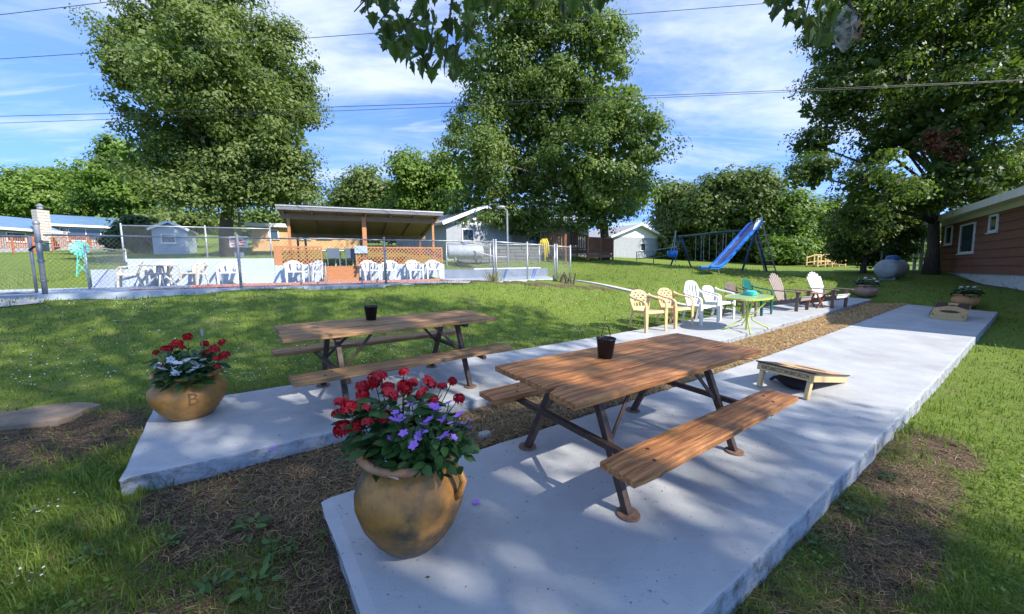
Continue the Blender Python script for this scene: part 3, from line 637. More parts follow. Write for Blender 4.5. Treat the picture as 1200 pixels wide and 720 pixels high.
def farpot(label, plabel, px, py, sc, mt, seed):
    p = S(px, py); t = thing('flower_pot', label, 'planter', TM(p), None)
    MB().lathe([(.001, 0), (.16*sc, 0), (.26*sc, .06*sc), (.36*sc, .2*sc), (.35*sc, .32*sc), (.28*sc, .39*sc), (.27*sc, .42*sc)], 32).obj('pot_body', mt, t, smooth=True)
    MB().lathe([(.27*sc, .41*sc), (.33*sc, .43*sc), (.33*sc, .47*sc), (.27*sc, .47*sc), (.24*sc, .40*sc), (.001, .4*sc)], 32).obj('rim', mt, t, smooth=True)
    plant('flowering_plant', plabel, TM(p+Vector((0, 0, .42*sc))), ring_heads(random.Random(seed), 26, .34*sc, .34*sc, .12, .28), LEAF, 120, .30*sc, .30*sc, .26, WHT, None, 1.5, seed)
    return p
farpot('pinkish bowl planter at the end of the pad with the chairs', 'white flowering plant in the pinkish bowl planter', 1014, 348, .95, M['clay_red'], 31)
fp = farpot('orange clay planter behind the far bean bag board', 'white flowering plant in the orange clay planter', 1131, 360, .85, M['clay_or'], 33)

# ---------------------------------------------------------------- bean bag boards
def cornhole(label, Mx, text):
    t = thing('bean_bag_board', label, 'game board', Mx, 'bean bag toss boards on the long pad')
    L, w, hi, lo = 1.2, .6, .31, .085; a = atan2(hi-lo, L); R = Matrix.Translation((0, 0, hi)) @ Matrix.Rotation(a, 4, 'Y')
    # top with a round hole
    n = 28; hx, hr = .23, .076; ring = [(hx+hr*cos(2*pi*k/n), hr*sin(2*pi*k/n)) for k in range(n)]
    outer = []
    for k in range(n):
        c, s_ = cos(2*pi*k/n), sin(2*pi*k/n); kx = ((L-.0-hx) if c > 0 else hx+.01)/max(abs(c), 1e-6); ky = (w/2+.008)/max(abs(s_), 1e-6); q = min(kx, ky); outer.append((hx+q*c, q*s_))
    v = [(x, y, z) for z in (0, .014) for (x, y) in ring+outer]; f = []
    for k in range(n):
        j = (k+1) % n; f += [(2*n+k, 3*n+k, 3*n+j, 2*n+j), (k, j, n+j, n+k), (k, 2*n+k, 2*n+j, j), (n+k, n+j, 3*n+j, 3*n+k)]
    for sx, sy in ((1, 1), (1, -1), (-1, 1), (-1, -1)): pass
    MB().add(v, f, R).obj('board_top', M['ply'], t)
    for pts in ([(.02, -.29), (.02, .29), (.5, 0)],):
        pass
    MB().add([(.005, -.30, .0155), (.56, -.30, .0155), (.31, -.07, .0155), (.005, -.10, .0155)], [(0, 1, 2, 3)], R).obj('painted_wedge', M['dark_edge'], t)
    MB().add([(.005, .30, .0155), (.005, .10, .0155), (.31, .07, .0155), (.56, .30, .0155)], [(0, 1, 2, 3)], R).obj('painted_wedge', M['dark_edge'], t)
    MB().add([(.82+.12*cos(q), .17*sin(q), .0155) for q in np.linspace(0, 2*pi, 20, endpoint=False)], [tuple(range(20))], R).obj('painted_emblem', M['dark_edge'], t)
    MB().box((.5*L, -w/2-.012, .008), (L+.03, .012, .016), R).obj('edge_strip', M['dark_edge'], t); MB().box((-.012, 0, .008), (.014, w+.03, .018), R).obj('edge_strip', M['dark_edge'], t)
    for sy in (-1, 1): MB().box((L/2, sy*(w/2-.013), -.046), (L-.004, .025, .088), R).obj('side_rail', M['pine'], t, bevel=.002)
    ap = MB().box((.012, 0, -.048), (.024, w-.056, .088), R).obj('end_rail', M['pine'], t, bevel=.002); MB().box((L-.013, 0, -.046), (.024, w-.056, .086), R).obj('end_rail', M['pine'], t, bevel=.002)
    for sy in (-1, 1): MB().bar(R @ Vector((.07, sy*(w/2-.05), -.03)), (-.005, sy*(w/2-.05), 0), .04, .085, (1, 0, 0)).obj('leg', M['pine'], t, bevel=.002)
    if text:
        me = textmesh(text, .068, M['print'], 'lettering', .0006); o = link('lettering', me, t)
        wd = max(v.co.x for v in me.vertices)-min(v.co.x for v in me.vertices); k = .50/wd
        o.matrix_local = R @ Matrix.Translation((-.0022, 0, -.05)) @ Matrix.Rotation(radians(-90), 4, 'Z') @ Matrix.Rotation(radians(90), 4, 'X') @ Matrix.Diagonal((k, 1.0, 1, 1))
    return t
fl, fr = S(886, 454), S(949, 467); lo_ = S(1004, 446); ba = .2*(atan2(*(fl-fr).yx)-pi/2)+.8*atan2(*(lo_-fr).yx); print('BOARD', (fl-fr).length, (lo_-fr).length, ba)
cornhole('near wooden bean bag board with lettered apron and black bag beneath', siteM((fl+fr)/2, ba), 'HEARTLANDCUSTOMFURNITURE.COM')
gl, gr_ = S(1090, 374.5), S(1129.5, 376); c_ = (gl+gr_)/2; ga = TH+radians(2)
cornhole('far wooden bean bag board in front of the orange clay planter', siteM(c_+Vector((cos(ga), sin(ga), 0))*1.18, ga+pi), None)
bg_ = siteM((fl+fr)/2+Vector((cos(ba)*.33, sin(ba)*.33, 0))+Vector((-sin(ba), cos(ba), 0))*-.02, ba+radians(80)); t = thing('cloth_bag', 'slumped black cloth bag under the near bean bag board', 'bag', bg_)
m = MB(); rgb = random.Random(2); N1, N2 = 20, 12; rings = []
for i in range(1, N2):
    a = pi*i/N2; rings.append([((.20+.018*sin(5*b+i))*sin(a)*cos(b)*(1.05), (.13+.014*sin(4*b+2*i))*sin(a)*sin(b), .085-(.085+.014*sin(3*b+i*1.3))*cos(a)) for b in np.linspace(0, 2*pi, N1, endpoint=False)])
m.loft(rings).obj('sack', M['bag'], t, smooth=True)
MB().tube([(.19, .02, .08), (.25, .03, .07), (.29, .0, .03), (.33, -.03, .012)], [.03, .018, .02, .012], 8).obj('drawstring_neck', M['bag'], t, smooth=True)

# ---------------------------------------------------------------- chairs
def resin_chair(name, label, Mx, mt, back='lattice', H=.84, group=None, wtop=1.):
    t = thing(name, label, 'chair', Mx, group)
    MB().sweep([(0, .262, .385), (0, .25, .415), (0, .22, .428), (0, .08, .422), (0, -.08, .41), (0, -.215, .405)], (1, 0, 0), [.42, .45, .46, .46, .44, .40], .02).obj('seat', mt, t, bevel=.006)
    nx, ny = 18, 16; v = []; f = []
    for j in range(ny+1):
        q = j/ny
        for i in range(nx+1):
            s_ = -1+2*i/nx; hw = (.225+.065*sin(min(q, .7)/.7*pi/2))*wtop; arch = math.sqrt(max(0, 1-(abs(s_)**3.)*.62)) if q > 0 else 1
            zz = .395+(H-.395)*q*(1-(1-arch)*q); v.append((hw*s_*(1-.10*q*q*abs(s_)), -.205-.15*q+.055*s_*s_*(.4+q), zz))
    for j in range(ny):
        for i in range(nx):
            hole = False
            if back == 'lattice' and 2 <= i < nx-2: hole = (3 <= j <= 5 and (i % 3 != 1)) and i in (3, 5, 6, 8, 9, 11, 12, 14) if j < 6 else ((j in (7, 9, 11, 13)) and ((i + (2 if j in (9, 13) else 0)) % 4 in (0, 1)) and 3 <= i <= 14)
            if back == 'slots': hole = (4 <= j <= 12 and i in (4, 7, 10, 13)) or (6 <= j <= 13 and i in (4, 7, 10, 13))
            if back == 'pool': hole = 2 <= j <= 11 and i in (4, 5, 12, 13)
            if not hole: a = j*(nx+1)+i; f.append((a, a+1, a+nx+2, a+nx+1))
    o = MB().add(v, f).obj('backrest', mt, t, smooth=True); s = o.modifiers.new('thick', 'SOLIDIFY'); s.thickness = .014; s.offset = 0
    for sx in (-1, 1):
        MB().sweep([(sx*.256, -.262, .748), (sx*.272, -.245, .715), (sx*.293, -.18, .688), (sx*.303, -.04, .665), (sx*.305, .10, .65), (sx*.30, .19, .635), (sx*.293, .237, .60), (sx*.285, .252, .52)], (1, 0, 0), [.045, .07, .08, .082, .08, .078, .072, .064], .028).obj('armrest', mt, t, bevel=.007)
        lg = MB().sweep([(sx*.285, .252, .53), (sx*.275, .262, .40), (sx*.272, .275, .2), (sx*.272, .285, 0)], (1, 0, 0), [.06, .085, .07, .055], .022)
        lg.sweep([(sx*.305, .235, .50), (sx*.302, .24, .40), (sx*.296, .258, .2), (sx*.29, .27, 0)], (0, 1, 0), [.04, .07, .06, .05], .016); lg.obj('leg', mt, t, bevel=.004)
        lg = MB().sweep([(sx*.205, -.19, .415), (sx*.22, -.235, .25), (sx*.235, -.29, 0)], (1, 0, 0), [.06, .05, .038], .022); lg.sweep([(sx*.228, -.18, .415), (sx*.243, -.225, .25), (sx*.252, -.28, 0)], (0, 1, 0), [.05, .045, .036], .013); lg.obj('leg', mt, t, bevel=.004)
        MB().bar((sx*.238, .24, .40), (sx*.205, -.2, .385), .016, .05).obj('seat_rail', mt, t, bevel=.004)
    return t
def face(pa, pb, back=.27):
    """frame of a chair whose front feet stand on pixels pa (its right foot as seen) and pb"""
    a, b = S(*pa), S(*pb); ang = atan2(b.y-a.y, b.x-a.x); mid = (a+b)/2
    return mid, ang
def chair_at(fa, fb, yaw=0):
    mid, ang = face(fa, fb); ang += yaw; n = Vector((-sin(ang), cos(ang), 0))       # from the front feet to the back
    return siteM(mid + n*.275, ang+pi)
resin_chair('resin_chair', 'tan resin armchair standing furthest from the side tables', chair_at((755, 390.5), (782, 387.5)), M['tan_pl'], 'lattice', .83, 'tan resin armchairs')
resin_chair('resin_chair', 'tan resin armchair next to the tall white chair', chair_at((790, 385.5), (812, 382.5)), M['tan_pl'], 'lattice', .83, 'tan resin armchairs')
resin_chair('resin_chair', 'tall white resin armchair with slotted back between tan and white chairs', chair_at((822, 382.5), (840, 379.5), radians(-6)), M['white_pl'], 'slots', .98)
resin_chair('resin_chair', 'low white resin armchair beside the lime green table', chair_at((842, 376.5), (861, 373), radians(-4)), M['white_pl'], 'solid', .80)
resin_chair('resin_chair', 'brown resin chair behind the lime green table', chair_at((870, 373.5), (886, 371)), M['brown_pl'], 'solid', .86)
resin_chair('resin_chair', 'dark green resin chair behind the lime green table', chair_at((892, 370.5), (904, 368)), M['green_pl'], 'solid', .92)
# lime table
tp = S(874, 386.5); Mt = siteM(tp, TH); t = thing('patio_table', 'lime green metal table with curved legs in front of resin chairs', 'table', Mt)
rim = MB(); N = 40; rings = []
for k in range(N):
    a = 2*pi*k/N; c, s_ = cos(a), sin(a); rings.append([(r*c*1.0, r*s_*.58, z) for r, z in ((.64, .70), (.68, .70), (.68, .735), (.64, .735))])
rings.append(rings[0]); rim.loft(rings, cap=False).obj('table_rim', M['lime'], t)
gm, tt, oo = newmat('obscured_glass'); bb = nd(tt, 'ShaderNodeBsdfPrincipled', {'Base Color': (.55, .75, .35, 1), 'Roughness': .3, 'Transmission Weight': .5}); tt.links.new(bb.outputs[0], oo.inputs[0])
MB().prism([(.645*cos(2*pi*k/40), .645*.58*sin(2*pi*k/40)) for k in range(40)], .722, .730).obj('glass_top', gm, t)
for k in range(4):
    a = radians(38+90*k+(14 if k % 2 else 0)); c, s_ = cos(a), sin(a)*.8
    MB().tube([(r*c, r*s_, z) for r, z in ((.46, .70), (.40, .58), (.22, .42), (.10, .32), (.13, .22), (.33, .12), (.50, .06), (.56, 0))], .014, 8).obj('leg', M['lime'], t, smooth=True)
MB().tube([(.12*cos(a), .10*sin(a), .32) for a in np.linspace(0, 2*pi, 20)], .011, 6).obj('leg_ring', M['lime'], t, smooth=True)
MB().tube([(0, 0, .0), (0, 0, .71)], .018, 10).obj('centre_post', M['lime'], t, smooth=True)
ct = thing('folded_towel', 'turquoise folded towel on the lime green table', 'towel', Mt @ Matrix.Translation((.28, .10, .736)))
for k in range(3):
    m = MB(); rings = []
    for i in range(9):
        x = -.15+.3*i/8; h = .03+.010*sin(i*1.7+k); rings.append([(x, -.10, 0), (x, .10, 0), (x, .105, h*.6), (x, .06, h), (x, 0, h*.8+.006*sin(i)), (x, -.06, h), (x, -.105, h*.6)])
    o = m.loft(rings).obj('towel_fold', M['teal'], ct, smooth=True); o.location = (.012*k, .008*k, .026*k); o.rotation_euler = (0, 0, .12*k)

def adirondack(label, Mx, sl, fr, seed):
    t = thing('adirondack_chair', label, 'chair', Mx, 'slatted garden chairs')
    for sx in (-1, 1):
        MB().bar((sx*.30, .30, 0), (sx*.30, .30, .53), .022, .09, (0, 1, 0)).obj('front_leg', fr, t, bevel=.003)
        MB().bar((sx*.262, .36, .335), (sx*.262, -.68, .045), .022, .12).obj('stringer', fr, t, bevel=.003)
        MB().sweep([(sx*.335, .42, .548), (sx*.335, .2, .546), (sx*.33, -.2, .54), (sx*.30, -.42, .536)], (1, 0, 0), [.13, .14, .12, .06], .022).obj('armrest', fr, t, bevel=.004)
    d = Vector((0, -.245, .965)).normalized() if False else Vector((0, -.40, .88)).normalized()
    for k in range(6):
        q = k/5; y = .36-.60*q; z = .395-.155*q; o = MB().box((0, 0, 0), (.565, .088, .02)).obj('seat_slat', sl, t, bevel=.003); o.location = (0, y, z+.005); o.rotation_euler = (radians(15.5), 0, 0)
    for k in range(7):
        x = (k-3)*.079; L = .86-.018*(k-3)**2; b = Vector((x, -.215, .24)); e = b+d*L+Vector((x*.22, 0, 0))
        m = MB(); sd = Vector((1, 0, 0)); m.sweep([b, b+(e-b)*.9, b+(e-b)*.97, e], sd, [.068, .078, .07, .04], .018); m.obj('back_slat', sl, t, bevel=.003)
    for z in (.36, .60, .90): q = Vector((0, -.215, .24))+d*((z-.24)/d.z)+Vector((0, -.022, 0)); MB().box((q.x, q.y, q.z), (.52, .02, .06)).obj('back_rail', fr, t, bevel=.003)
    MB().box((0, .375, .345), (.565, .02, .09)).obj('front_apron', sl, t, bevel=.003)
    return t
def adi_at(fa, fb, yaw=0):
    mid, ang = face(fa, fb); ang += yaw; n = Vector((-sin(ang), cos(ang), 0)); return siteM(mid+n*.30, ang+pi)
adirondack('weathered grey slatted garden chair with brown arms beside small tables', adi_at((931, 365.5), (947, 363)), M['adi_grey'], M['adi_wood'], 1)
adirondack('white slatted garden chair with brown arms near the bowl planter', adi_at((973, 361.5), (992, 360)), M['adi_white'], M['adi_wood'], 2)
def side_table(label, px, py, yaw):
    t = thing('side_table', label, 'side table', siteM(S(px, py), yaw), 'small wooden side tables')
    for k in range(4): o = MB().box((0, 0, 0), (.42, .088, .018)).obj('top_slat', M['red_wood'], t, bevel=.003); o.location = (0, (k-1.5)*.095, .43)
    for sy in (-1, 1):
        MB().bar((-.17, sy*.15, 0), (.17, sy*.15, .42), .02, .05, (0, 1, 0)).obj('leg', M['red_wood'], t, bevel=.002)
        MB().bar((.17, sy*.125, 0), (-.17, sy*.125, .42), .02, .05, (0, 1, 0)).obj('leg', M['red_wood'], t, bevel=.002)
    MB().bar((0, -.15, .21), (0, .15, .21), .02, .02).obj('stretcher', M['red_wood'], t)
side_table('red brown folding side table beside the white slatted chair', 955, 360.5, TH-.3); side_table('red brown folding side table behind the grey slatted chair', 940, 358, TH+.5)

# ---------------------------------------------------------------- chain link fences
def fence(name, label, pts, h, mt, posts_r=.028, top=True, mesh=True, parent_cat='fence', skip=0, pitch=.085, wr=.0026):
    o0 = pts[0]; t = thing(name, label, parent_cat, Vector(o0)); pts = [Vector(p)-Vector(o0) for p in pts]
    hs = h if isinstance(h, list) else [h]*len(pts)
    for p, hh in list(zip(pts, hs))[skip:]:
        MB().tube([p+Vector((0, 0, -.05)), p+Vector((0, 0, hh+.02))], posts_r, 8).obj('post', mt, t, smooth=True)
        MB().sphere(tuple(p+Vector((0, 0, hh+.03))), posts_r*1.15, 8, 5).obj('post_cap', mt, t, smooth=True)
    for i in range(len(pts)-1):
        a, b = pts[i], pts[i+1]; za, zb = Vector((0, 0, hs[i])), Vector((0, 0, hs[i+1]))
        if top: MB().tube([a+za-Vector((0, 0, .02)), b+zb-Vector((0, 0, .02))], .018, 8).obj('top_rail', mt, t, smooth=True)
        if mesh:
            m = MB(); L = (b-a).length; hh = min(hs[i], hs[i+1])-.03; n = int(L/pitch); q = hh/L
            z = lambda s, zz: a+(b-a)*s+Vector((0, 0, .03))+za.lerp(zb, s)*(zz/ max(hs[i], 1e-3))*.97
            kx = hh*.92/L
            for d in (1, -1):
                for k in range(-int(hh/pitch)-1, n+int(hh/pitch)+2):
                    s0 = k*pitch/L; s1 = s0+d*kx; z0, z1 = 0., hs[i]
                    if d < 0: pass
                    def clip(s0, z0, s1, z1):
                        if s0 > s1: s0, z0, s1, z1 = s1, z1, s0, z0
                        if s1 <= 0 or s0 >= 1: return None
                        if s0 < 0: z0 = z0+(z1-z0)*(0-s0)/(s1-s0); s0 = 0
                        if s1 > 1: z1 = z0+(z1-z0)*(1-s0)/(s1-s0); s1 = 1
                        return s0, z0, s1, z1
                    c = clip(s0, z0, s1, z1)
                    if c: m.tube([z(c[0], c[1]), z(c[2], c[3])], wr, 3, False)
            tag(m.obj('chain_mesh', mt, t), kind='stuff')
    return t
def D(p, z=DECK): return Vector((p.x, p.y, z))
fpx = [56, 165, 281, 452, 579]
fp_ = [WL(sF(x), FOFF-.02, DECK) for x in fpx]
fence('chain_link_fence', 'dark chain link fence along the lawn edge of the pool terrace', [fp_[0], fp_[2], fp_[3], fp_[4]], 1.22, M['dkgalv'], .03, skip=1)
c2_ = P(650, 327, 14.6); c3_ = P(661, 326.5, 15.4)
fence('chain_link_fence', 'silver chain link fence side running back beside the diving board', [fp_[4]+Vector((.07, .09, 0)), D(fp_[4].lerp(c2_, .5)), D(c2_)], 1.22, M['galv'], .03)
fence('chain_link_fence', 'short silver chain link bay by the dark stumps at the terrace corner', [D(c2_)+Vector((.1, .1, 0)), D(c3_)+Vector((.25, 0, 0))], 1.22, M['galv'], .03)
b0 = P(105, 338, 11.0); b1 = WL(s_of(147), -.15, DECK+.9)
fence('chain_link_fence', 'silver chain link fence behind the mint windmill ornament', [D(b0), Vector((b1.x, b1.y, DECK+.0))], 1.22, M['galv'], .026)
bk = [WL(s_of(x, -.15), -.15, DECK+.92) for x in (147.6, 245, 320)]
fence('chain_link_fence', 'silver chain link fence on the tall end of the retaining wall', bk, 1.15, M['galv'], .026)
bk = [WL(s_of(x, -.15), -.15, DECK+.38) for x in (524, 575, 632)]
fence('chain_link_fence', 'silver chain link fence on the low wall behind the diving board', bk, 1.2, M['galv'], .026)
# gate to the left of the main post
gp0 = P(44, 350, 7.7); gp0.z = DECK-.02; gdir = (fp_[0]-fp_[2]).normalized()
g1 = gp0+gdir*1.9
t = thing('fence_gate', 'chain link gate beside the heavy corner post', 'gate', gp0)
for q in (Vector((0, 0, 0)), g1-gp0): MB().tube([q+Vector((0, 0, .06)), q+Vector((0, 0, 1.18))], .024, 8).obj('gate_upright', M['dkgalv'], t, smooth=True)
for z in (.07, 1.17): MB().tube([Vector((0, 0, z)), g1-gp0+Vector((0, 0, z))], .022, 8).obj('gate_rail', M['dkgalv'], t, smooth=True)
MB().tube([Vector((.0, -.03, .9)), Vector((.14, -.05, .97))], .02, 6).obj('latch', M['black'], t)
m = MB(); L = (g1-gp0).length; e = (g1-gp0)/L
for d in (1, -1):
    for k in range(-14, 36):
        x0, x1, z0, z1 = k*.085, k*.085+d*1.1, .07, 1.17
        if x0 > x1: x0, x1, z0, z1 = x1, x0, z1, z0
        if x1 <= 0 or x0 >= L: continue
        if x0 < 0: z0 += (z1-z0)*(-x0)/(x1-x0); x0 = 0
        if x1 > L: z1 = z0+(z1-z0)*(L-x0)/(x1-x0); x1 = L
        m.tube([e*x0+Vector((0, 0, z0)), e*x1+Vector((0, 0, z1))], .0022, 3, False)
tag(m.obj('chain_mesh', M['dkgalv'], t), kind='stuff')
t = thing('gate_post', 'heavy grey steel post between gate and chain link fence', 'post', fp_[0]+Vector((-.06, -.05, -.1)))
MB().tube([(0, 0, 0), (0, 0, 1.52)], .042, 12).obj('post_shaft', M['dkgalv'], t, smooth=True); MB().sphere((0, 0, 1.53), .055, 10, 6).obj('post_cap', M['dkgalv'], t, smooth=True)
for z in (.35, .75, 1.15): MB().lathe([(.052, z), (.06, z+.005), (.06, z+.04), (.052, z+.045)], 12).obj('band', M['wire'], t)
# signs on the fence
def sign(label, px, py0, py1, w, parts):
    Y = P(px, 300, 1); q = WL(sF(px), FOFF-.07); a = P(px, py0, q.y); b = P(px, py1, q.y); h = a.z-b.z
    t = thing('fence_sign', label, 'sign', TM(Vector((q.x, q.y, b.z)), SANG))
    MB().box((0, 0, h/2), (w, .006, h)).obj('sign_panel', M['sign_white'], t)
    for x, z, ww, hh, mt in parts: MB().box((x*w, -.0045, z*h), (ww*w, .003, hh*h)).obj('printed_mark', M[mt], t)
sign('white pool rules sign with blue corner left of the fence post', 275, 277.5, 290, .135, [(.05, .86, .6, .22, 'sign_blue'), (-.05, .5, .6, .12, 'sign_red'), (.02, .25, .5, .10, 'sign_red')])
sign('white pool sign with red marks right of the fence post', 286, 277.5, 290, .235, [(.32, .85, .26, .2, 'sign_blue'), (-.2, .62, .36, .16, 'sign_red'), (.08, .45, .5, .12, 'sign_red'), (-.1, .18, .5, .12, 'sign_red')])
sign('small blank white sign low on the fence post', 281.5, 296, 301.5, .19, [])
# ladder rails, diving board
def ladder(label, s, off):
    t = thing('pool_ladder', label, 'pool ladder', TM(WL(s, off, DECK), SANG), 'pool ladders')
    for x in (-.27, .27): MB().tube([(x, .30, 0), (x, .22, .35), (x, .05, .66), (x, -.12, .70), (x, -.28, .52), (x, -.34, .1), (x, -.36, -.3)], .022, 8).obj('hand_rail', M['dkgalv'], t, smooth=True)
    for z in (-.1, -.28): MB().tube([(-.27, -.35, z), (.27, -.35, z)], .02, 6).obj('tread', M['grey_metal'], t)
ladder('steel pool ladder in front of a pair of white chairs', s_of(443, 1.7), 1.5); ladder('steel pool ladder near the wooden steps', s_of(372, 1.7), 1.5)
p0, p1 = P(555, 317.5, 15.6), P(632, 317.5, 16.0); p0.z = p1.z = DECK+.40
t = thing('diving_board', 'white and blue diving board on metal stand at the pool end', 'diving board', D(p0))
MB().bar((0, 0, .40), Vector((p1.x-p0.x, p1.y-p0.y, .40)), .5, .05).obj('board', M['white_paint'], t, bevel=.01)
for q in (.5, .94):
    for sd in (-.2, .2):
        b = (p1-p0)*q; nn = Vector((-(p1-p0).y, (p1-p0).x, 0)).normalized()*sd; MB().tube([(b.x+nn.x-.12, b.y+nn.y, 0), (b.x+nn.x, b.y+nn.y, .38)], .02, 8).obj('stand_leg', M['blue_pl'], t)
# white pool chairs
cs = resin_chair('pool_chair', 'white pool armchair against the pale blue wall', TM(WL(s_of(345, .5), .5, DECK), SANG+pi+.15), M['pool_pl'], 'pool', .84, 'white pool armchairs along the wall')
lab = {366: 'white pool armchair turned towards the wooden steps', 434: 'white pool armchair right beside the wooden steps under the lattice rail', 456: 'white pool armchair behind the fence post under the lattice rail', 486: 'white pool armchair second from the pavilion end under the lattice rail', 508: 'white pool armchair under the lattice at the pavilion end post', 268: 'white pool armchair standing alone behind the signed fence post'}
cs['label'] = 'white pool armchair beside the one turned to the steps'
for x, a, o in ((366, -.75, .5), (434, .2, .5), (456, -.2, .5), (486, .15, .5), (508, -.1, .5), (268, .1, .55)): copytree(cs, TM(WL(s_of(x, o), o, DECK), SANG+pi+a), lab[x])
cc = resin_chair('pool_chair', 'cream pool armchair turned sideways at the white round table', TM(WL(s_of(152, .7), .7, DECK), SANG+pi/2+.25), M['cream_pl'], 'pool', .84, 'cream pool armchairs')
copytree(cc, TM(WL(s_of(188, .45), .45, DECK), SANG+pi), 'cream pool armchair behind the white round table'); copytree(cc, TM(WL(s_of(228, .6), .6, DECK), SANG+pi-.4), 'cream pool armchair between the round table and the lone white chair')
t = thing('pool_table_round', 'white round plastic table among the cream pool chairs', 'table', TM(WL(s_of(188, 1.15), 1.15, DECK)))
MB().lathe([(.001, .70), (.48, .70), (.50, .69), (.50, .665), (.47, .66), (.001, .68)], 32).obj('table_top', M['pool_pl'], t, smooth=False)
for k in range(4):
    a = k*pi/2+.6; MB().tube([(.06*cos(a), .06*sin(a), .68), (.1*cos(a), .1*sin(a), .35), (.40*cos(a), .40*sin(a), 0)], [.03, .028, .022], 8).obj('leg', M['pool_pl'], t, smooth=True)

# ---------------------------------------------------------------- pavilion
PZ = DECK+.62
sl0, sl1 = s_of(332), s_of(518); pv = thing('pool_pavilion', 'open wooden pavilion with shed roof and orange lattice rail above the pool', 'pavilion', TM(WL(sl0, 0, PZ), SANG))
PL = sl1-sl0; lx = lambda px: s_of(px)-sl0
MB().box((PL/2, 2.0, -.12), (PL-.3, 3.4, .1)).obj('floor', M['orange_wood'], pv)
for x, d in ((lx(341), .10), (lx(430), .17), (lx(511), .10)):
    MB().box((x, .36, .97), (d, d, 2.14)).obj('post', M['orange_wood'], pv, bevel=.006)
for x in (lx(341), lx(352), lx(430), lx(511)): MB().box((x, 3.55, .67), (.09, .09, 1.54)).obj('post', M['brown_deck'], pv)
a = math.atan(.145); Rr = Matrix.Translation((0, 0, 2.06)) @ Matrix.Rotation(-a, 4, 'X')
for k in range(22): o = MB().box((PL/2+.0, -.15+4.3/22*(k+.5), .12), (PL+.05, 4.3/22-.012, .022), Rr).obj('roof_board', M['raw_wood'], pv)
for k in range(7): x = .12+(PL-.24)*k/6; MB().box((x, 2.0, .05), (.05, 4.25, .12), Rr).obj('rafter', M['raw_wood'], pv)
MB().box((PL/2, .36, -.07), (PL+.02, .09, .17), Rr).obj('beam', M['raw_wood'], pv); MB().box((PL/2, 3.55, -.07), (PL+.02, .09, .17), Rr).obj('beam', M['raw_wood'], pv)
MB().box((PL/2, 2.0, .152), (PL+.12, 4.5, .035), Rr).obj('roofing', M['shingle'], pv); MB().box((PL/2, -.27, .10), (PL+.14, .03, .17), Rr).obj('fascia', M['shingle'], pv); MB().box((PL/2, -.292, .165), (PL+.16, .03, .05), Rr).obj('drip_edge', M['dkgalv'], pv)
def lattice(x0, x1, y, z0, z1):
    for z in (z0+.03, z1-.03): MB().box(((x0+x1)/2, y, z), (x1-x0, .05, .07)).obj('lattice_frame', M['orange_wood'], pv)
    for x in (x0+.03, x1-.03): MB().box((x, y-.003, (z0+z1)/2), (.06, .05, z1-z0-.142)).obj('lattice_frame', M['orange_wood'], pv)
    m = MB(); h = z1-z0-.14; zc = z0+.07; st = .15
    for d in (1, -1):
        k = -int(h/st)-1
        while k*st < (x1-x0)+h:
            a0, a1 = k*st, k*st+d*h; za, zb = 0, h
            if a0 > a1: a0, a1, za, zb = a1, a0, zb, za
            W_ = x1-x0
            if a1 > .02 and a0 < W_-.02:
                if a0 < 0: za += (zb-za)*(-a0)/(a1-a0); a0 = 0
                if a1 > W_: zb = za+(zb-za)*(W_-a0)/(a1-a0); a1 = W_
                m.bar((x0+a0, y-.012*d, zc+za), (x0+a1, y-.012*d, zc+zb), .008, .036, (0, 0, 1))
            k += 1
    tag(m.obj('lattice', M['orange_wood'], pv), kind='stuff')
lattice(lx(322), lx(379), .12, -.12, .78); lattice(lx(418), lx(520), .12, .02, .78)
MB().box((lx(327), .10, .32), (lx(331)-lx(322), .03, .85)).obj('end_panel', M['orange_wood'], pv)
shp = MB().box((0, 0, 0), (lx(432)-lx(417), .03, .30)).obj('shade_panel', M['blue_side'], pv); shp.location = (lx(424.5), .05, .66)
st = thing('wooden_steps', 'orange wooden steps up from the pool deck to the pavilion', 'steps', TM(WL((sst0+sst1)/2, 0, DECK), SANG))
ws = sst1-sst0-.04
for k in range(4):
    y = .42-.27*k; MB().box((0, -y, .155*(k+1)-.02), (ws, .28, .04)).obj('tread', M['orange_wood'], st); MB().box((0, -y-.125, .155*(k+1)-.115), (ws-.02, .02, .148)).obj('riser', M['orange_wood'], st)
MB().box((ws/2-.02, -.1, .2), (.05, .06, 1.1)).obj('newel_post', M['orange_wood'], st)
t = thing('pavilion_table', 'white topped table under the pavilion roof beside the steps', 'table', TM(WL(s_of(397, -1.4), -1.4, PZ-.07), SANG))
MB().box((0, 0, .74), (1.35, .7, .035)).obj('table_top', M['white_paint'], t)
for x in (-.1, .1, -.6, .6): MB().tube([(x, 0, 0), (x, 0, .73)], .025, 8).obj('leg', M['white_paint'], t)
for px, lb in ((392, 'blue grey cloth chair under the pavilion left of the white table'), (413, 'blue grey cloth chair under the pavilion right of the white table')):
    t = thing('folding_chair', lb, 'chair', TM(WL(s_of(px, -1.0), -1.0, PZ-.07), SANG)); MB().box((0, 0, .62), (.48, .03, .42)).obj('backrest', M['navy_shade'], t); MB().box((0, .22, .43), (.48, .44, .03)).obj('seat', M['navy_shade'], t)
    for x in (-.23, .23):
        for y in (0, .42): MB().tube([(x, y, 0), (x, y, .43 if y else .84)], .014, 6).obj('leg', M['grey_metal'], t)
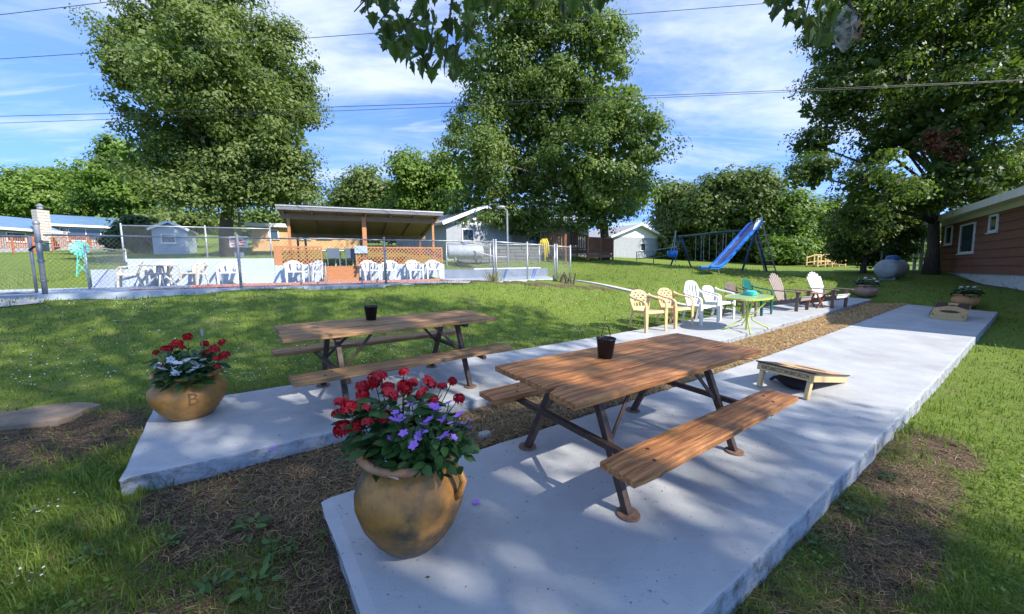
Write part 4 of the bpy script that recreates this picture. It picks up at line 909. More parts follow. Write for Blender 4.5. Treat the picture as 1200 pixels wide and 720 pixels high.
# windmill
wmp = G(98, 326, 13.6); wmp.z = P(98, 325.5, 13.6).z; t = thing('windmill_ornament', 'mint green garden windmill ornament on the slope behind the gate', 'windmill', TM(wmp, .75))
for i in range(4):
    a = pi/4+i*pi/2; MB().tube([(.22*cos(a), .22*sin(a), 0), (.07*cos(a), .07*sin(a), .98)], .012, 6).obj('tower_leg', M['mint'], t)
    for z0, z1 in ((.1, .5), (.5, .85)):
        b = a+pi/2; r0, r1 = .22-.15*z0/.98, .22-.15*z1/.98
        MB().tube([(r0*cos(a), r0*sin(a), z0), (r1*cos(b), r1*sin(b), z1)], .007, 5).obj('cross_brace', M['mint'], t); MB().tube([(r0*cos(b), r0*sin(b), z0), (r1*cos(a), r1*sin(a), z1)], .007, 5).obj('cross_brace', M['mint'], t)
for k in range(12):
    R = Matrix.Translation((0, -.1, 1.02)) @ Matrix.Rotation(2*pi*k/12, 4, 'Y') @ Matrix.Rotation(.35, 4, 'Z'); MB().add([(-.02, 0, .05), (.02, 0, .05), (.045, 0, .26), (-.045, 0, .26)], [(0, 1, 2, 3)], R).obj('blade', M['mint'], t).modifiers.new('s', 'SOLIDIFY').thickness = .006
MB().tube([(.18*cos(a), -.1, 1.02+.18*sin(a)) for a in np.linspace(0, 2*pi, 25)], .007, 5).obj('hoop', M['mint'], t); MB().tube([(0, -.12, 1.02), (0, .25, 1.02)], .02, 8).obj('axle', M['mint'], t)

# ---------------------------------------------------------------- houses
def window(parent, Mx, w, h, mt='white_paint', split=False):
    f = MB(); b = .07
    f.box((0, -.02, h/2-b/2), (w, .05, b)).box((0, -.02, -h/2+b/2), (w, .05, b)).box((-w/2+b/2, -.02, 0), (b, .05, h-2*b)).box((w/2-b/2, -.02, 0), (b, .05, h-2*b))
    if split: f.box((0, -.018, 0), (.06, .045, h-2*b))
    o = f.obj('window', M[mt], parent); o.matrix_local = Mx; p = MB().box((0, -.006, 0), (w-2*b, .012, h-2*b)).obj('pane', M['glass'], o); MB().box((0, -.045, -h/2-.03), (w+.1, .09, .04)).obj('sill', M[mt], o); return o
def house(name, label, Mx, L, Dp, H, wallm, roofm, ridge='x', rise=1.2, oh=.45, wins=(), trimm='trim', cat='house'):
    t = thing(name, label, cat, Mx); m = MB()
    MB().box((0, Dp/2, H/2-.6), (L, Dp, H+1.2)).obj('wall', M[wallm], t)
    th = .14
    if ridge == 'x':
        for sx in (-1, 1): MB().add([(sx*L/2, 0, H), (sx*L/2, Dp, H), (sx*L/2, Dp/2, H+rise), (sx*(L/2-.1), 0, H), (sx*(L/2-.1), Dp, H), (sx*(L/2-.1), Dp/2, H+rise)], [(0, 1, 2), (3, 5, 4), (0, 2, 5, 3), (1, 4, 5, 2)]).obj('gable', M[wallm], t)
        k = rise/(Dp/2)
        r = MB(); xs = (-L/2-oh, L/2+oh)
        r.loft([[(x, -oh, H-oh*k), (x, Dp/2, H+rise), (x, Dp+oh, H-oh*k), (x, Dp+oh, H-oh*k+th), (x, Dp/2, H+rise+th), (x, -oh, H-oh*k+th)] for x in xs]); r.obj('roof', M[roofm], t)
        MB().box((0, -oh-.012, H-oh*k+th/2-.02), (L+2*oh, .022, th+.06)).obj('fascia', M[trimm], t)
    elif ridge == 'y':
        for y in (0, Dp): MB().add([(-L/2, y, H), (L/2, y, H), (0, y, H+rise), (-L/2, y-.1 if y else .1, H), (L/2, y-.1 if y else .1, H), (0, y-.1 if y else .1, H+rise)], [(0, 1, 2), (3, 5, 4), (0, 2, 5, 3), (1, 4, 5, 2)]).obj('gable', M['white_paint' if trimm == 'trim' else wallm], t)
        k = rise/(L/2); r = MB()
        r.loft([[(-L/2-oh, y, H-oh*k), (0, y, H+rise), (L/2+oh, y, H-oh*k), (L/2+oh, y, H-oh*k+th), (0, y, H+rise+th), (-L/2-oh, y, H-oh*k+th)] for y in (-oh, Dp+oh)]); r.obj('roof', M[roofm], t)
        for sx in (-1, 1): MB().bar((sx*(L/2+oh), -oh-.012, H-oh*k+th/2), (sx*.02, -oh-.012, H+rise+th/2), .022, th+.05).obj('fascia', M['white_paint'], t)
    else:
        MB().add([(-L/2-oh, -oh, H+.02), (L/2+oh, -oh, H+.02), (L/2+oh, Dp+oh, H+rise), (-L/2-oh, Dp+oh, H+rise), (-L/2-oh, -oh, H+.02+th), (L/2+oh, -oh, H+.02+th), (L/2+oh, Dp+oh, H+rise+th), (-L/2-oh, Dp+oh, H+rise+th)], [(0, 1, 2, 3), (7, 6, 5, 4), (0, 4, 5, 1), (1, 5, 6, 2), (2, 6, 7, 3), (3, 7, 4, 0)]).obj('roof', M[roofm], t)
        MB().box((0, -oh-.012, H+.07), (L+2*oh, .022, .24)).obj('fascia', M[trimm], t)
    for fc, x, z, w, h in wins:
        Mm = {'f': Matrix.Translation((x, 0, z)), 'r': Matrix.Translation((L/2, x, z)) @ Matrix.Rotation(pi/2, 4, 'Z'), 'l': Matrix.Translation((-L/2, x, z)) @ Matrix.Rotation(-pi/2, 4, 'Z')}[fc]
        window(t, Mm, w, h, split=w > 1.2)
    return t
def hp(px0, px1, pyb, Y0, Y1=None, py1=None):
    a, b = P(px0, pyb, Y0), P(px1, py1 or pyb, Y1 or Y0); ang = atan2(b.y-a.y, b.x-a.x); return a.lerp(b, .5), ang, (Vector((b.x, b.y))-Vector((a.x, a.y))).length
# blue roofed house on the hill: two wings and a stone chimney
c, a, L = hp(-40, 62, 292, 30, 35); h1 = house('hill_house', 'low wing of grey house with blue metal roof left of the chimney', TM(c, a), L, 6, 1.75, 'grey_side', 'blue_metal', 'x', 1.1, .5, [('f', L*.32, .95, .75, .8), ('f', L*.06, 1.0, 1.2, .8), ('f', L*.47-.5, .95, 1.3, .5)], 'white_paint')
c2, a2, L2 = hp(64, 142, 292, 36, 39); h2 = house('hill_house', 'upper wing of grey house with blue metal roof behind a red deck', TM(c2, a2), L2, 6, 2.25, 'grey_side', 'blue_metal', 'x', 1.0, .6, [('f', -L2*.02, 1.35, 2.5, 1.2), ('f', L2*.30, 1.3, .9, 1.0), ('f', -L2*.33, 1.75, .6, .4)], 'white_paint')
ch = P(50, 268, 33.5); t = thing('stone_chimney', 'pale stone chimney with metal cap between the blue roofed wings', 'chimney', TM(ch-Vector((0, 0, 1.1)), a) @ Matrix.Diagonal((.62, .7, .70, 1)))
for k in range(11):
    z = .2+.34*k
    for i, x in enumerate((-.33, .33) if k % 2 else (-.45, .08, .52)): MB().box((x, .02*((k+i) % 2), z), ((.64 if k % 2 else (.4, .62, .24)[i]), .9, .32)).obj('stone', M['stone'], t, bevel=.03)
MB().box((0, 0, 1.9), (1.18, .8, 3.6)).obj('mortar_core', M['stone'], t); MB().lathe([(.3, 3.9), (.3, 4.2), (.42, 4.25), (.1, 4.5), (.001, 4.55)], 16).obj('cap', M['dkgalv'], t)
def deck_rail(label, p0, p1, h, mt, n, zf=0., name='deck_railing'):
    t = thing(name, label, 'railing', Vector(p0)); d = Vector(p1)-Vector(p0)
    for k in range(3): q = d*(k/2); MB().bar(q+Vector((0, 0, -zf-.3)), q+Vector((0, 0, h)), .1, .1, (1, 0, 0)).obj('post', M[mt], t)
    for z in (h, h*.12): MB().bar(Vector((0, 0, z)), d+Vector((0, 0, z)), .09, .06).obj('rail', M[mt], t)
    for k in range(n): q = d*((k+.5)/n); MB().bar(q+Vector((0, 0, h*.12)), q+Vector((0, 0, h)), .06, .03, d).obj('baluster', M[mt], t)
    if zf: MB().bar(Vector((0, 0, -.06)), d+Vector((0, 0, -.06)), .1, .22).obj('deck_rim', M[mt], t)
deck_rail('red deck railing in front of the upper blue roofed wing', P(62, 291, 33), P(104, 290, 34), .9, 'red_deck', 18); deck_rail('red deck railing below the low blue roofed wing', P(-10, 293, 28), P(40, 292, 29), .9, 'red_deck', 18)
deck_rail('long red railing ahead of the dark conifer', P(106, 291, 33), P(180, 291, 34), .7, 'red_deck', 24)
c, a, L = hp(180, 221, 296, 30, 31); house('garden_shed', 'small pale blue shed with grey gable roof behind the conifer', TM(c, a), L, 3, 1.75, 'blue_side', 'shingle', 'y', .55, .2, [('f', -.1, 1.05, .9, .7)], 'x', 'shed')
c, a, L = hp(296, 428, 292, 25.5, 28.5); house('long_cabin', 'long tan cabin with flat white roof edge seen through the pavilion', TM(c, a), L, 5, 1.45, 'tan_side', 'pale_roof', 'shed', .25, .3, [('f', -L*.32, .95, .6, .6), ('f', -L*.05, .95, .6, .6), ('f', L*.12, .95, .9, .5)], 'white_paint', 'cabin')
c, a, L = hp(524, 600, 303, 22, 25); h4 = house('grey_house', 'grey sided house with white gable behind the large maple', TM(c, a), L, 7, 2.0, 'grey_side', 'pale_roof', 'y', .95, .5, [('f', -L*.20, 1.35, .85, .75)], 'trim')
c, a, L = hp(600, 690, 303, 27, 29); h5 = house('beige_house', 'beige house with brown porch behind the maple trunk', TM(c, a), L, 6, 2.5, 'beige_side', 'pale_roof', 'x', .8, .7, [('f', -L*.22, 1.4, 1.0, 1.0), ('f', L*.30, 1.4, .8, 1.1)], 'white_paint')
c, a, L = hp(536, 636, 306, 20.5, 23); t = thing('stone_garden_wall', 'dark grey stacked stone wall behind the diving board', 'wall', TM(c, a))
rg = random.Random(9)
for k in range(5):
    x = -L/2
    while x < L/2-.1: w = min(rg.uniform(.5, 1.0), L/2-x); o = MB().box((x+w/2, rg.uniform(-.03, .03), .09+.18*k-.1), (w-.02, .3, .165)).obj('stone', M['shingle'], t, bevel=.02); x += w
tk = P(545, 303, 19.6); t = thing('propane_tank', 'grey propane tank behind the diving board fence', 'tank', TM(tk, .25) @ Matrix.Scale(.82, 4))
def tank(t, L, r, zc, mt):
    pr = []
    for i in range(7): a = pi/2*i/6; pr.append((-L/2-r*.55*cos(a), r*sin(a)))
    pr += [(L/2+r*.55*cos(pi/2*i/6), r*sin(pi/2*i/6)) for i in range(6, -1, -1)]
    MB().loft([[(x, max(rr_, .002)*cos(2*pi*j/24), zc+max(rr_, .002)*sin(2*pi*j/24)) for j in range(24)] for x, rr_ in pr]).obj('shell', mt, t, smooth=True)
    for sx in (-1, 1): MB().box((sx*L*.32, 0, zc-r*.8), (.08, r*1.3, r*.9)).obj('saddle', M['dkgalv'], t)
tank(t, 1.9, .42, .40, M['tank']); MB().lathe([(.16, .78), (.16, .90), (.12, .96), (.001, .97)], 16).obj('valve_dome', M['blue_cap'], t); MB().tube([(.1, -.1, .8), (.2, -.3, .55), (1.6, -.9, .06), (2.4, -1.1, .02)], .03, 6).obj('pipe', M['white_paint'], t)
deck_rail('brown deck railing under the maple crown', P(636, 292, 24.5), P(663, 296, 22), 1.0, 'brown_deck', 9, .9); deck_rail('brown deck railing by the beige house corner', P(664, 294, 24), P(688, 294, 26), 1.0, 'brown_deck', 9, .7)
deck_rail('solid brown deck corner beside the maple trunk', P(689, 299, 23.5), P(718, 299, 25), 1.05, 'brown_deck', 22, .6)
c, a, L = hp(716, 774, 305, 38, 42); h6 = house('far_grey_house', 'distant grey house with white gable beyond the maple trunk', TM(c, a), L, 9, 2.3, 'grey_side', 'pale_roof', 'y', 1.2, .6, [('f', L*.12, 1.35, .85, .85)], 'trim')
MB().box((L/2+1.6, 4, 1.1), (3., 8, .1)).obj('porch_floor', M['white_paint'], h6); 
for k in range(5): MB().box((L/2+3., .2+1.9*k, 1.55), (.12, .12, 1.5)).obj('porch_post', M['orange_wood'], h6)
MB().box((L/2+3.02, 4, 1.45), (.06, 7.8, .55)).obj('porch_rail', M['orange_wood'], h6); MB().box((L/2+1.5, 4, 2.35), (3.6, 8.4, .14)).obj('porch_roof', M['trim'], h6); MB().box((L/2+1.6, 4, .5), (2.9, 7.9, 1.)).obj('porch_base', M['white_paint'], h6)
# metal hand rail in the grass
t = thing('pipe_rail', 'dark pipe handrail on the lawn in front of the distant house', 'railing', G(746, 308, 30)); q = [P(x, y, Y)-t.location for x, y, Y in ((746, 304, 30), (766, 303, 27), (792, 299, 27))]
for p in q: MB().tube([p+Vector((0, 0, -.5)), p+Vector((0, 0, .55))], .03, 6).obj('post', M['green_pipe'], t)
for z in (.55, .05): MB().tube([p+Vector((0, 0, z)) for p in q], .03, 6).obj('rail', M['green_pipe'], t)

# brown house on the right
d = Vector((5.3, 7.3, 0)).normalized(); wa = Vector((16.35, 12.3, 0)); n = Vector((-d.y, d.x, 0)); ha = atan2(-d.y, -d.x)   # local x runs back towards the camera
far = wa+d*9.0; FZ = 1.17; bh = thing('brown_house', 'brown lap sided house with white foundation and white eaves', 'house', TM(Vector((far.x, far.y, FZ)), ha))
# local: +x towards camera along the wall, outward normal is local -y... decide by sign
sy = -1 if (Matrix.Rotation(ha, 3, 'Z') @ Vector((0, -1, 0))).dot(n) > 0 else 1
LW = 16.; HW = 2.42; Yo = lambda v: sy*v
MB().box((LW/2, -Yo(3.5), HW/2), (LW-.04, 6.96, HW)).obj('wall_core', M['dark_edge'], bh)
MB().box((LW/2, -Yo(3.5), -1.0), (LW-.1, 6.9, 1.98)).obj('foundation', M['found'], bh)
k = 0; z = .0
while z < HW-.05:
    o = MB().loft([[(x, Yo(-.02), z), (x, Yo(.045), z), (x, Yo(.006), z+.302), (x, Yo(-.02), z+.302)] for x in (0, LW)]).obj('siding_board', M['brown_side'], bh); z += .302; k += 1
kr = math.tan(radians(9)); ro = MB()
ro.loft([[(x, Yo(.62), HW+.0), (x, Yo(.62), HW+.16), (x, -Yo(3.5), HW+.16+4.12*kr), (x, -Yo(7.6), HW+.16), (x, -Yo(7.6), HW), (x, -Yo(3.5), HW+4.12*kr)] for x in (-3.6, LW+.5)]).obj('roof', M['shingle'], bh)
MB().box((LW/2-1.55, Yo(.635), HW+.07), (LW+4.1, .03, .26)).obj('fascia', M['trim'], bh); MB().box((LW/2-1.55, Yo(.30), HW-.012), (LW+4.05, .62, .02)).obj('soffit', M['white_paint'], bh); MB().box((LW/2, Yo(.032), HW-.10), (LW-.02, .03, .17)).obj('frieze', M['trim'], bh)
def hx(px):
    dd = ray(px, 300); kx = dd[0]/dd[1]; w_ = (kx*far.y-far.x)/(d.x-kx*d.y); return -w_
for px0, px1, y0, y1, mt in ((1107.5, 1115.5, 265, 287, 'trim'), (1125, 1142, 262, 297, 'white_paint'), (1158, 1168, 251.5, 272, 'white_paint')):
    xa, xb = hx(px0), hx(px1); Yw = far.y-d.y*(xa+xb)/2; za, zb = P((px0+px1)/2, y0, Yw).z-FZ, P((px0+px1)/2, y1, Yw).z-FZ
    window(bh, Matrix.Translation(((xa+xb)/2, Yo(.035), (za+zb)/2)) @ Matrix.Rotation(0 if sy < 0 else pi, 4, 'Z'), xb-xa, za-zb, mt, split=False)
for x, y in ((-3.3, .3), (-1.9, .3), (-3.3, -3.2)): MB().box((x, Yo(y), HW/2-.1), (.14, .14, HW+.2)).obj('porch_post', M['trim'], bh, bevel=.01)
MB().box((-1.75, -Yo(1.6), -.12), (3.4, 4.2, .2)).obj('porch_floor', M['rawconc'], bh)
MB().box((2.2, Yo(.42), -.32), (.18, .25, .3)).obj('meter_box', M['tank'], bh)
an = thing('roof_frame', 'white pipe frame standing on the brown house roof', 'pipe frame', bh.matrix_world @ Matrix.Translation((hx(1167), -Yo(.6), HW+.3)))
MB().tube([(0, 0, -.1), (0, 0, 1.15)], .05, 8).obj('upright', M['white_paint'], an); MB().tube([(0, 0, .62), (2.6, 0, .62)], .03, 6).obj('cross_pipe', M['white_paint'], an); MB().tube([(.5, 0, 0), (.5, 0, .62)], .025, 6).obj('upright', M['white_paint'], an); MB().tube([(2.4, 0, 0), (2.4, 0, .62)], .025, 6).obj('upright', M['white_paint'], an)
cs_ = P(1076, 305, 27); t = thing('carport', 'open pale carport beyond the brown house', 'carport', TM(Vector((cs_.x, cs_.y, T(cs_.x, cs_.y))), .5)); MB().box((0, 0, 1.72), (2.6, 2.4, .1)).obj('roof', M['trim'], t)
for x in (-1.2, 1.2):
    for y in (-1.1, 1.1): MB().box((x, y, .85), (.09, .09, 1.7)).obj('post', M['trim'], t)
# propane tank on the right
tk = P(1044, 327, 18); tk.z = T(tk.x, tk.y); t = thing('propane_tank', 'silver propane tank with blue dome beside the big tree', 'tank', TM(tk, radians(28)))
tank(t, 1.25, .43, .47, M['tank']); MB().lathe([(.25, .86), (.25, 1.0), (.22, 1.06), (.12, 1.09), (.001, 1.095)], 20).obj('valve_dome', M['blue_cap'], t, smooth=True)
pp = G(1032, 318, 20); t = thing('marker_post', 'thin wooden post behind the silver propane tank', 'post', pp); MB().tube([(0, 0, -.1), (0, 0, 1.1)], .045, 8).obj('shaft', M['pole'], t); MB().box((0, 0, 1.13), (.12, .12, .06)).obj('cap', M['pole'], t)
# little footbridge and pale car far away
fb = G(968, 313, 31); t = thing('foot_bridge', 'small yellow railed footbridge at the edge of the woods', 'bridge', TM(fb, .1))
for y in (-.5, .5):
    MB().tube([(-1.3, y, .75), (-.6, y, .95), (.3, y, .98), (1.2, y, .8)], .05, 6).obj('hand_rail', M['pine'], t); MB().tube([(-1.3, y, .35), (0, y, .5), (1.2, y, .35)], .04, 6).obj('mid_rail', M['pine'], t)
    for x in (-1.25, -.6, 0, .6, 1.15): MB().box((x, y, .45), (.08, .08, .9)).obj('post', M['pine'], t)
for k in range(12): MB().box((-1.2+.21*k, 0, .12+.1*sin(pi*k/11)), (.19, 1.1, .05)).obj('plank', M['pine'], t)

# ---------------------------------------------------------------- playground
an0 = P(884, 318.5, 18.8); an1 = P(797.5, 313.3, 24); an0.z, an1.z = T(an0.x, an0.y), T(an1.x, an1.y)
dv_ = Vector((an1.x-an0.x, an1.y-an0.y, 0)); LB = dv_.length; dv_.normalize(); sw = thing('swing_set', 'long blue pipe swing set with hanging swings', 'swing set', TM(an0, atan2(dv_.y, dv_.x)))
zt0 = P(884, 269, 18.8).z-an0.z; zt1 = P(797.5, 277, 24).z-an0.z
MB().tube([(-.2, 0, zt0), (LB+.25, 0, zt1)], .055, 10).obj('top_beam', M['green_pipe'], sw, smooth=True)
for x, zt, zb in ((0, zt0, 0), (LB, zt1, an1.z-an0.z)):
    for y in (-.75, .75): MB().tube([(x, y, zb-.05), (x, 0, zt)], .045, 8).obj('leg', M['blue_pipe'], sw, smooth=True)
for i, q in enumerate((.30, .42, .60, .72)):
    x = LB*q; z = zt0+(zt1-zt0)*q; s_ = thing('swing', 'swing hung on chains from the blue pipe beam', 'swing', sw.matrix_world @ Matrix.Translation((x, 0, z)), 'swings on the swing set')
    for dx in (-.22, .22): MB().tube([(dx, 0, 0), (dx, 0, -z+.62)], .009, 5).obj('chain', M['galv'], s_)
    MB().sweep([(-.23, 0, -z+.64), (-.1, 0, -z+.57), (.1, 0, -z+.57), (.23, 0, -z+.64)], (0, 1, 0), .16, .02).obj('seat', M['black'], s_)
bs = thing('bucket_swing', 'blue bucket swing at the end leg of the swing set', 'swing', Matrix.Translation(P(788, 300, 23.3)))
MB().lathe([(.001, -.1), (.2, -.1), (.28, .05), (.30, .3), (.27, .3), (.22, .0), (.001, -.05)], 14).obj('bucket_seat', M['blue_pl'], bs, smooth=True); MB().tube([(0, .2, .3), (.2, .1, 1.5)], .02, 5).obj('chain', M['galv'], bs); MB().tube([(0, -.2, .3), (.2, .05, 1.5)], .02, 5).obj('chain', M['galv'], bs)
top = P(886, 262, 18.5); end = P(826, 317.5, 17.2); st_ = thing('slide', 'long bright blue slide with grey ladder at the swing set', 'slide', TM(Vector((end.x, end.y, T(end.x, end.y)))))
o = st_.location; tp_, en_ = top-Vector(o), end-Vector(o); hd_ = Vector((tp_.x-en_.x, tp_.y-en_.y, 0)); side = hd_.cross(Vector((0, 0, 1))).normalized()
path = []
for q in np.linspace(0, 1, 22):
    b = en_.lerp(tp_, q); 
    lift = np.interp(q, [0, .12, .2, .3, 1], [.12, .06, .02, 0, 0]); z = np.interp(q, [0, .17, .26, .95, 1], [.30, .30, .42, tp_.z-.08, tp_.z]); path.append(Vector((b.x, b.y, z)))
def chan(off, w, th, mt, nm, up=0):
    m = MB(); m.sweep([p+side*off+Vector((0, 0, up)) for p in path], side, w, th); return m.obj(nm, mt, st_, smooth=False)
chan(0, .40, .02, M['slide_in'], 'slide_bed')
for s_ in (-1, 1): chan(s_*.26, .13, .06, M['blue_pl'], 'side_lip', .05)
chan(0, .62, .03, M['blue_pl'], 'slide_underside', -.04)
lp = P(897, 319, 18.9)-Vector(o); 
for s_ in (-1, 1):
    MB().tube([tp_+side*s_*.25+Vector((.0, 0, .35)), tp_+side*s_*.25+Vector((.1, .05, -.05)), Vector((lp.x, lp.y, T(lp.x+o.x, lp.y+o.y)-o.z))+side*s_*.27+hd_.normalized()*.35], .03, 8).obj('ladder_rail', M['grey_metal'], st_)
base = Vector((lp.x, lp.y, T(lp.x+o.x, lp.y+o.y)-o.z))+hd_.normalized()*.35
for k in range(7): q = (k+.7)/7.6; c_ = base.lerp(tp_, q); MB().tube([c_-side*.26, c_+side*.26], .025, 6).obj('rung', M['grey_metal'], st_)
for s_ in (-1, 1): MB().tube([en_+side*s_*.24+hd_*.16+Vector((0, 0, .28-en_.z)), en_+side*s_*.24+hd_*.19+Vector((0, 0, -.04-en_.z))], .02, 6).obj('support', M['grey_metal'], st_)
MB().sweep([path[17]+side*.30+Vector((0, 0, .1)), path[19]+side*.3+Vector((0, 0, .28)), path[21]+side*.3+Vector((0, 0, .22))], Vector((0, 0, 1)), [.05, .22, .1], .02).obj('side_guard', M['trim'], st_)
# path strip, stepping stone, pool edge clutter
pth = MB(); pts = [(P(x, y, Y)) for x, y, Y in ((662, 326.5, 14.8), (740, 333, 13.2), (820, 340.5, 11.6), (860, 344, 11))]
pth.loft([[(p.x, p.y-.2, T(p.x, p.y-.2)+.05), (p.x, p.y+.2, T(p.x, p.y+.2)+.05), (p.x, p.y+.2, T(p.x, p.y+.2)-.1), (p.x, p.y-.2, T(p.x, p.y-.2)-.1)] for p in [pts[0].lerp(pts[1], q) for q in np.linspace(0, .95, 8)]+[pts[1].lerp(pts[2], q) for q in np.linspace(0, .95, 8)]+[pts[2].lerp(pts[3], q) for q in np.linspace(0, 1, 5)]])
tag(pth.obj('garden_path', M['rawconc']), kind='structure')
wk = MB(); wa_, wb_ = P(-80, 345, 8.3), P(54, 349, 8.0); wc_, wd_ = P(-80, 380, 6.2), P(50, 353, 7.35)
for i in range(10):
    for j in range(6):
        q = [(wa_.lerp(wb_, a/10)).lerp(wc_.lerp(wd_, a/10), b/6) for a, b in ((i, j), (i, j+1), (i+1, j+1), (i+1, j))]; wk.add([(p.x, p.y, T(p.x, p.y)+.02) for p in q], [(0, 1, 2, 3)])
tag(wk.obj('walkway', M['rawconc']), kind='structure')
rg = random.Random(14)
def flatstone(label, px, py, rx, ry, h, mt, ang=0, nm='stepping_stone'):
    p = S(px, py, -.09); p.z = T(p.x, p.y); n = 16; m = MB(); rr_ = [1+rg.uniform(-.16, .16) for _ in range(n)]
    ring = lambda k, z: [(rx*k*rr_[i]*cos(2*pi*i/n), ry*k*rr_[i]*sin(2*pi*i/n), z+rg.uniform(-.006, .006)) for i in range(n)]
    m.loft([ring(1.02, -.05), ring(1, h*.6), ring(.94, h), ring(.5, h+.006)]); t = m.obj(nm, mt, None, smooth=False, bevel=.004); t.matrix_world = TM(p, ang); tag(t, label, 'stone'); return t
flatstone('large flat brown stone in the bare patch behind the squat pot', 20, 489, .58, .34, .025, M['stonepath'], .3)
flatstone('pale rock sunk in the straw bed under the reddish picnic table', 682, 462, .10, .06, .05, M['rock'], .2, 'rock'); flatstone('small pale rock at the bed edge beside the large ochre pot', 568, 519, .06, .04, .05, M['rock'], .5, 'rock'); flatstone('grey rock in the weeds in front of the near pad', 160, 560, .06, .05, .04, M['rock'], .5, 'rock')
def stump(px, py, Y, label):
    p = P(px, py, Y); p.z = T(p.x, p.y); t = thing('cut_shrub', label, 'shrub', TM(p)); 
    for k in range(7): a = rg.random()*6.28; h = rg.uniform(.12, .38); MB().tube([(.12*cos(a), .12*sin(a), -.03), (.2*cos(a)+rg.gauss(0, .05), .2*sin(a), h)], [.035, .02], 6).obj('cut_stem', M['bark'], t)
stump(653, 330, 13.4, 'cluster of dark cut stems at the terrace corner'); stump(668, 331, 13.2, 'dark cut shrub with one tall stem beside the path')
nd_ = P(636, 303, 16.6); t = thing('pool_noodles', 'yellow foam pool noodles hanging on the back fence', 'pool noodles', TM(Vector((nd_.x, nd_.y, DECK+.5))))
for k in range(3): MB().tube([(.08*k-.1, -.05, .75), (.08*k-.08, -.06, 1.05), (.08*k, -.05, 1.12), (.08*k+.06, -.06, .95), (.08*k+.1, -.05, .2+.15*k)], .035, 8).obj('noodle', M['yellow'], t, smooth=True)

# ---------------------------------------------------------------- trees
def unit(a): return a/np.maximum(np.linalg.norm(a, axis=-1, keepdims=True), 1e-9)
def leafquads(c, nrm, L, asp=.52, rng=RNG):
    N = len(c); t = unit(np.cross(nrm, rng.normal(size=(N, 3)))); b = np.cross(nrm, t); L = L[:, None]
    return np.stack([c-t*L*.5, c+b*L*asp*.5-nrm*L*.07, c+t*L*.5-nrm*L*.10, c-b*L*asp*.5-nrm*L*.07], 1)
def crown(ells, n, L, cr, per=55, seed=0, shell=.55, flat=.60, up=.45, core=0):
    rng = np.random.default_rng(seed); E_ = np.array(ells, float); w = (E_[:, 3]*E_[:, 4]*E_[:, 5])**(2/3); w /= w.sum()
    K = max(4, n//per); e = rng.choice(len(E_), K, p=w); dr = unit(rng.normal(size=(K, 3))+np.array([0, 0, .12])); rad = shell+(1-shell)*rng.random(K)**.6
    cc = E_[e, :3]+dr*E_[e, 3:6]*rad[:, None]
    crr = cr*rng.uniform(.5, 1.4, K); k = rng.integers(0, K, n); off = unit(rng.normal(size=(n, 3))+np.array([0, 0, .25]))*(rng.random((n, 1))**.45)*np.array([1, 1, flat])*1.15
    pos = cc[k]+off*crr[k, None]
    nr_ = unit(.95*unit(off)+.35*dr[k]+np.array([0, 0, up])+.42*rng.normal(size=(n, 3)))
    val = np.clip(.5+.22*rng.normal(size=K)[k]+.18*rng.normal(size=n), 0, 1)
    q = leafquads(pos, nr_, L*rng.uniform(.65, 1.3, n), .55, rng)
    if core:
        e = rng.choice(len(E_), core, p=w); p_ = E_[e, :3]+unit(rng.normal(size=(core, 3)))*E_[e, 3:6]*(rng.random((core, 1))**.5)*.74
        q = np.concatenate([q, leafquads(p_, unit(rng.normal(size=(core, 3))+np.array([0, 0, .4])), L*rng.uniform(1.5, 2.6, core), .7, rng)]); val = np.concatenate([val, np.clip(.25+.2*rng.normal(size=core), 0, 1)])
    return q, val, cc
def tree(name, label, base, tr, ells, n, L, cr, mt, seed, group=None, limb=10, shell=.55, cat='tree', bark='bark', extra=None, per=55, lean=None):
    t = thing(name, label, cat, Vector(base), group); b = np.array(base)
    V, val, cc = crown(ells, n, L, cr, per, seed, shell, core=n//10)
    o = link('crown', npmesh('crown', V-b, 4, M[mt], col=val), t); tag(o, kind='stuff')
    E_ = np.array(ells, float); ctr = (E_[:, :3]*(E_[:, 3:4])).sum(0)/E_[:, 3].sum(); topz = E_[:, 2].max(); rg = random.Random(seed); rel = lambda p: Vector(np.array(p)-b)
    low = (E_[:, 2]-E_[:, 5]).min()
    hh = topz-b[2]; tx = rel((ctr[0], ctr[1], b[2]+hh*.92)); N = 9; pts = []
    for i in range(N+1):
        q = i/N; s_ = q**2.6; pts.append(Vector((tx.x*s_+rg.gauss(0, tr*.25)*(i > 0), tx.y*s_+rg.gauss(0, tr*.25)*(i > 0), tx.z*q-.15*(i == 0))))
    rs = [tr*1.35]+[tr*(1-.9*(i/N)) for i in range(1, N+1)]
    MB().tube(pts, rs, 12).obj('trunk', M[bark], t, smooth=True)
    idx_ = sorted(range(len(cc)), key=lambda i: rg.random())[:limb]
    tg = [E_[i, :3] for i in range(len(E_))]+[cc[i] for i in idx_]
    for p in tg:
        e = rel(p); q = min(.85, max(.22, (e.z/hh)*.62)); j = q*N; i0 = int(j); s0 = pts[i0].lerp(pts[min(N, i0+1)], j-i0); mid = s0.lerp(e, .5)+Vector((rg.gauss(0, .2), rg.gauss(0, .2), hh*.03)); r0 = tr*(1-.85*q)*.5
        MB().tube([s0, s0.lerp(mid, .5)+Vector((0, 0, .1)), mid, mid.lerp(e, .55), e], [r0, r0*.8, r0*.6, r0*.4, r0*.15], 7).obj('limb', M[bark], t, smooth=True)
    return t
def EL(lst, Y, dep=.8, jit=0, seed=1):
    rg = random.Random(seed); out = []
    for a in lst:
        px, py, rx, ry = a[:4]; dy = (a[4] if len(a) > 4 else rg.uniform(-jit, jit)); p = P(px, py, Y+dy); k = (Y+dy)/F; out.append((p.x, p.y, p.z, rx*k, (rx+ry)/2*k*dep, ry*k))
    return out
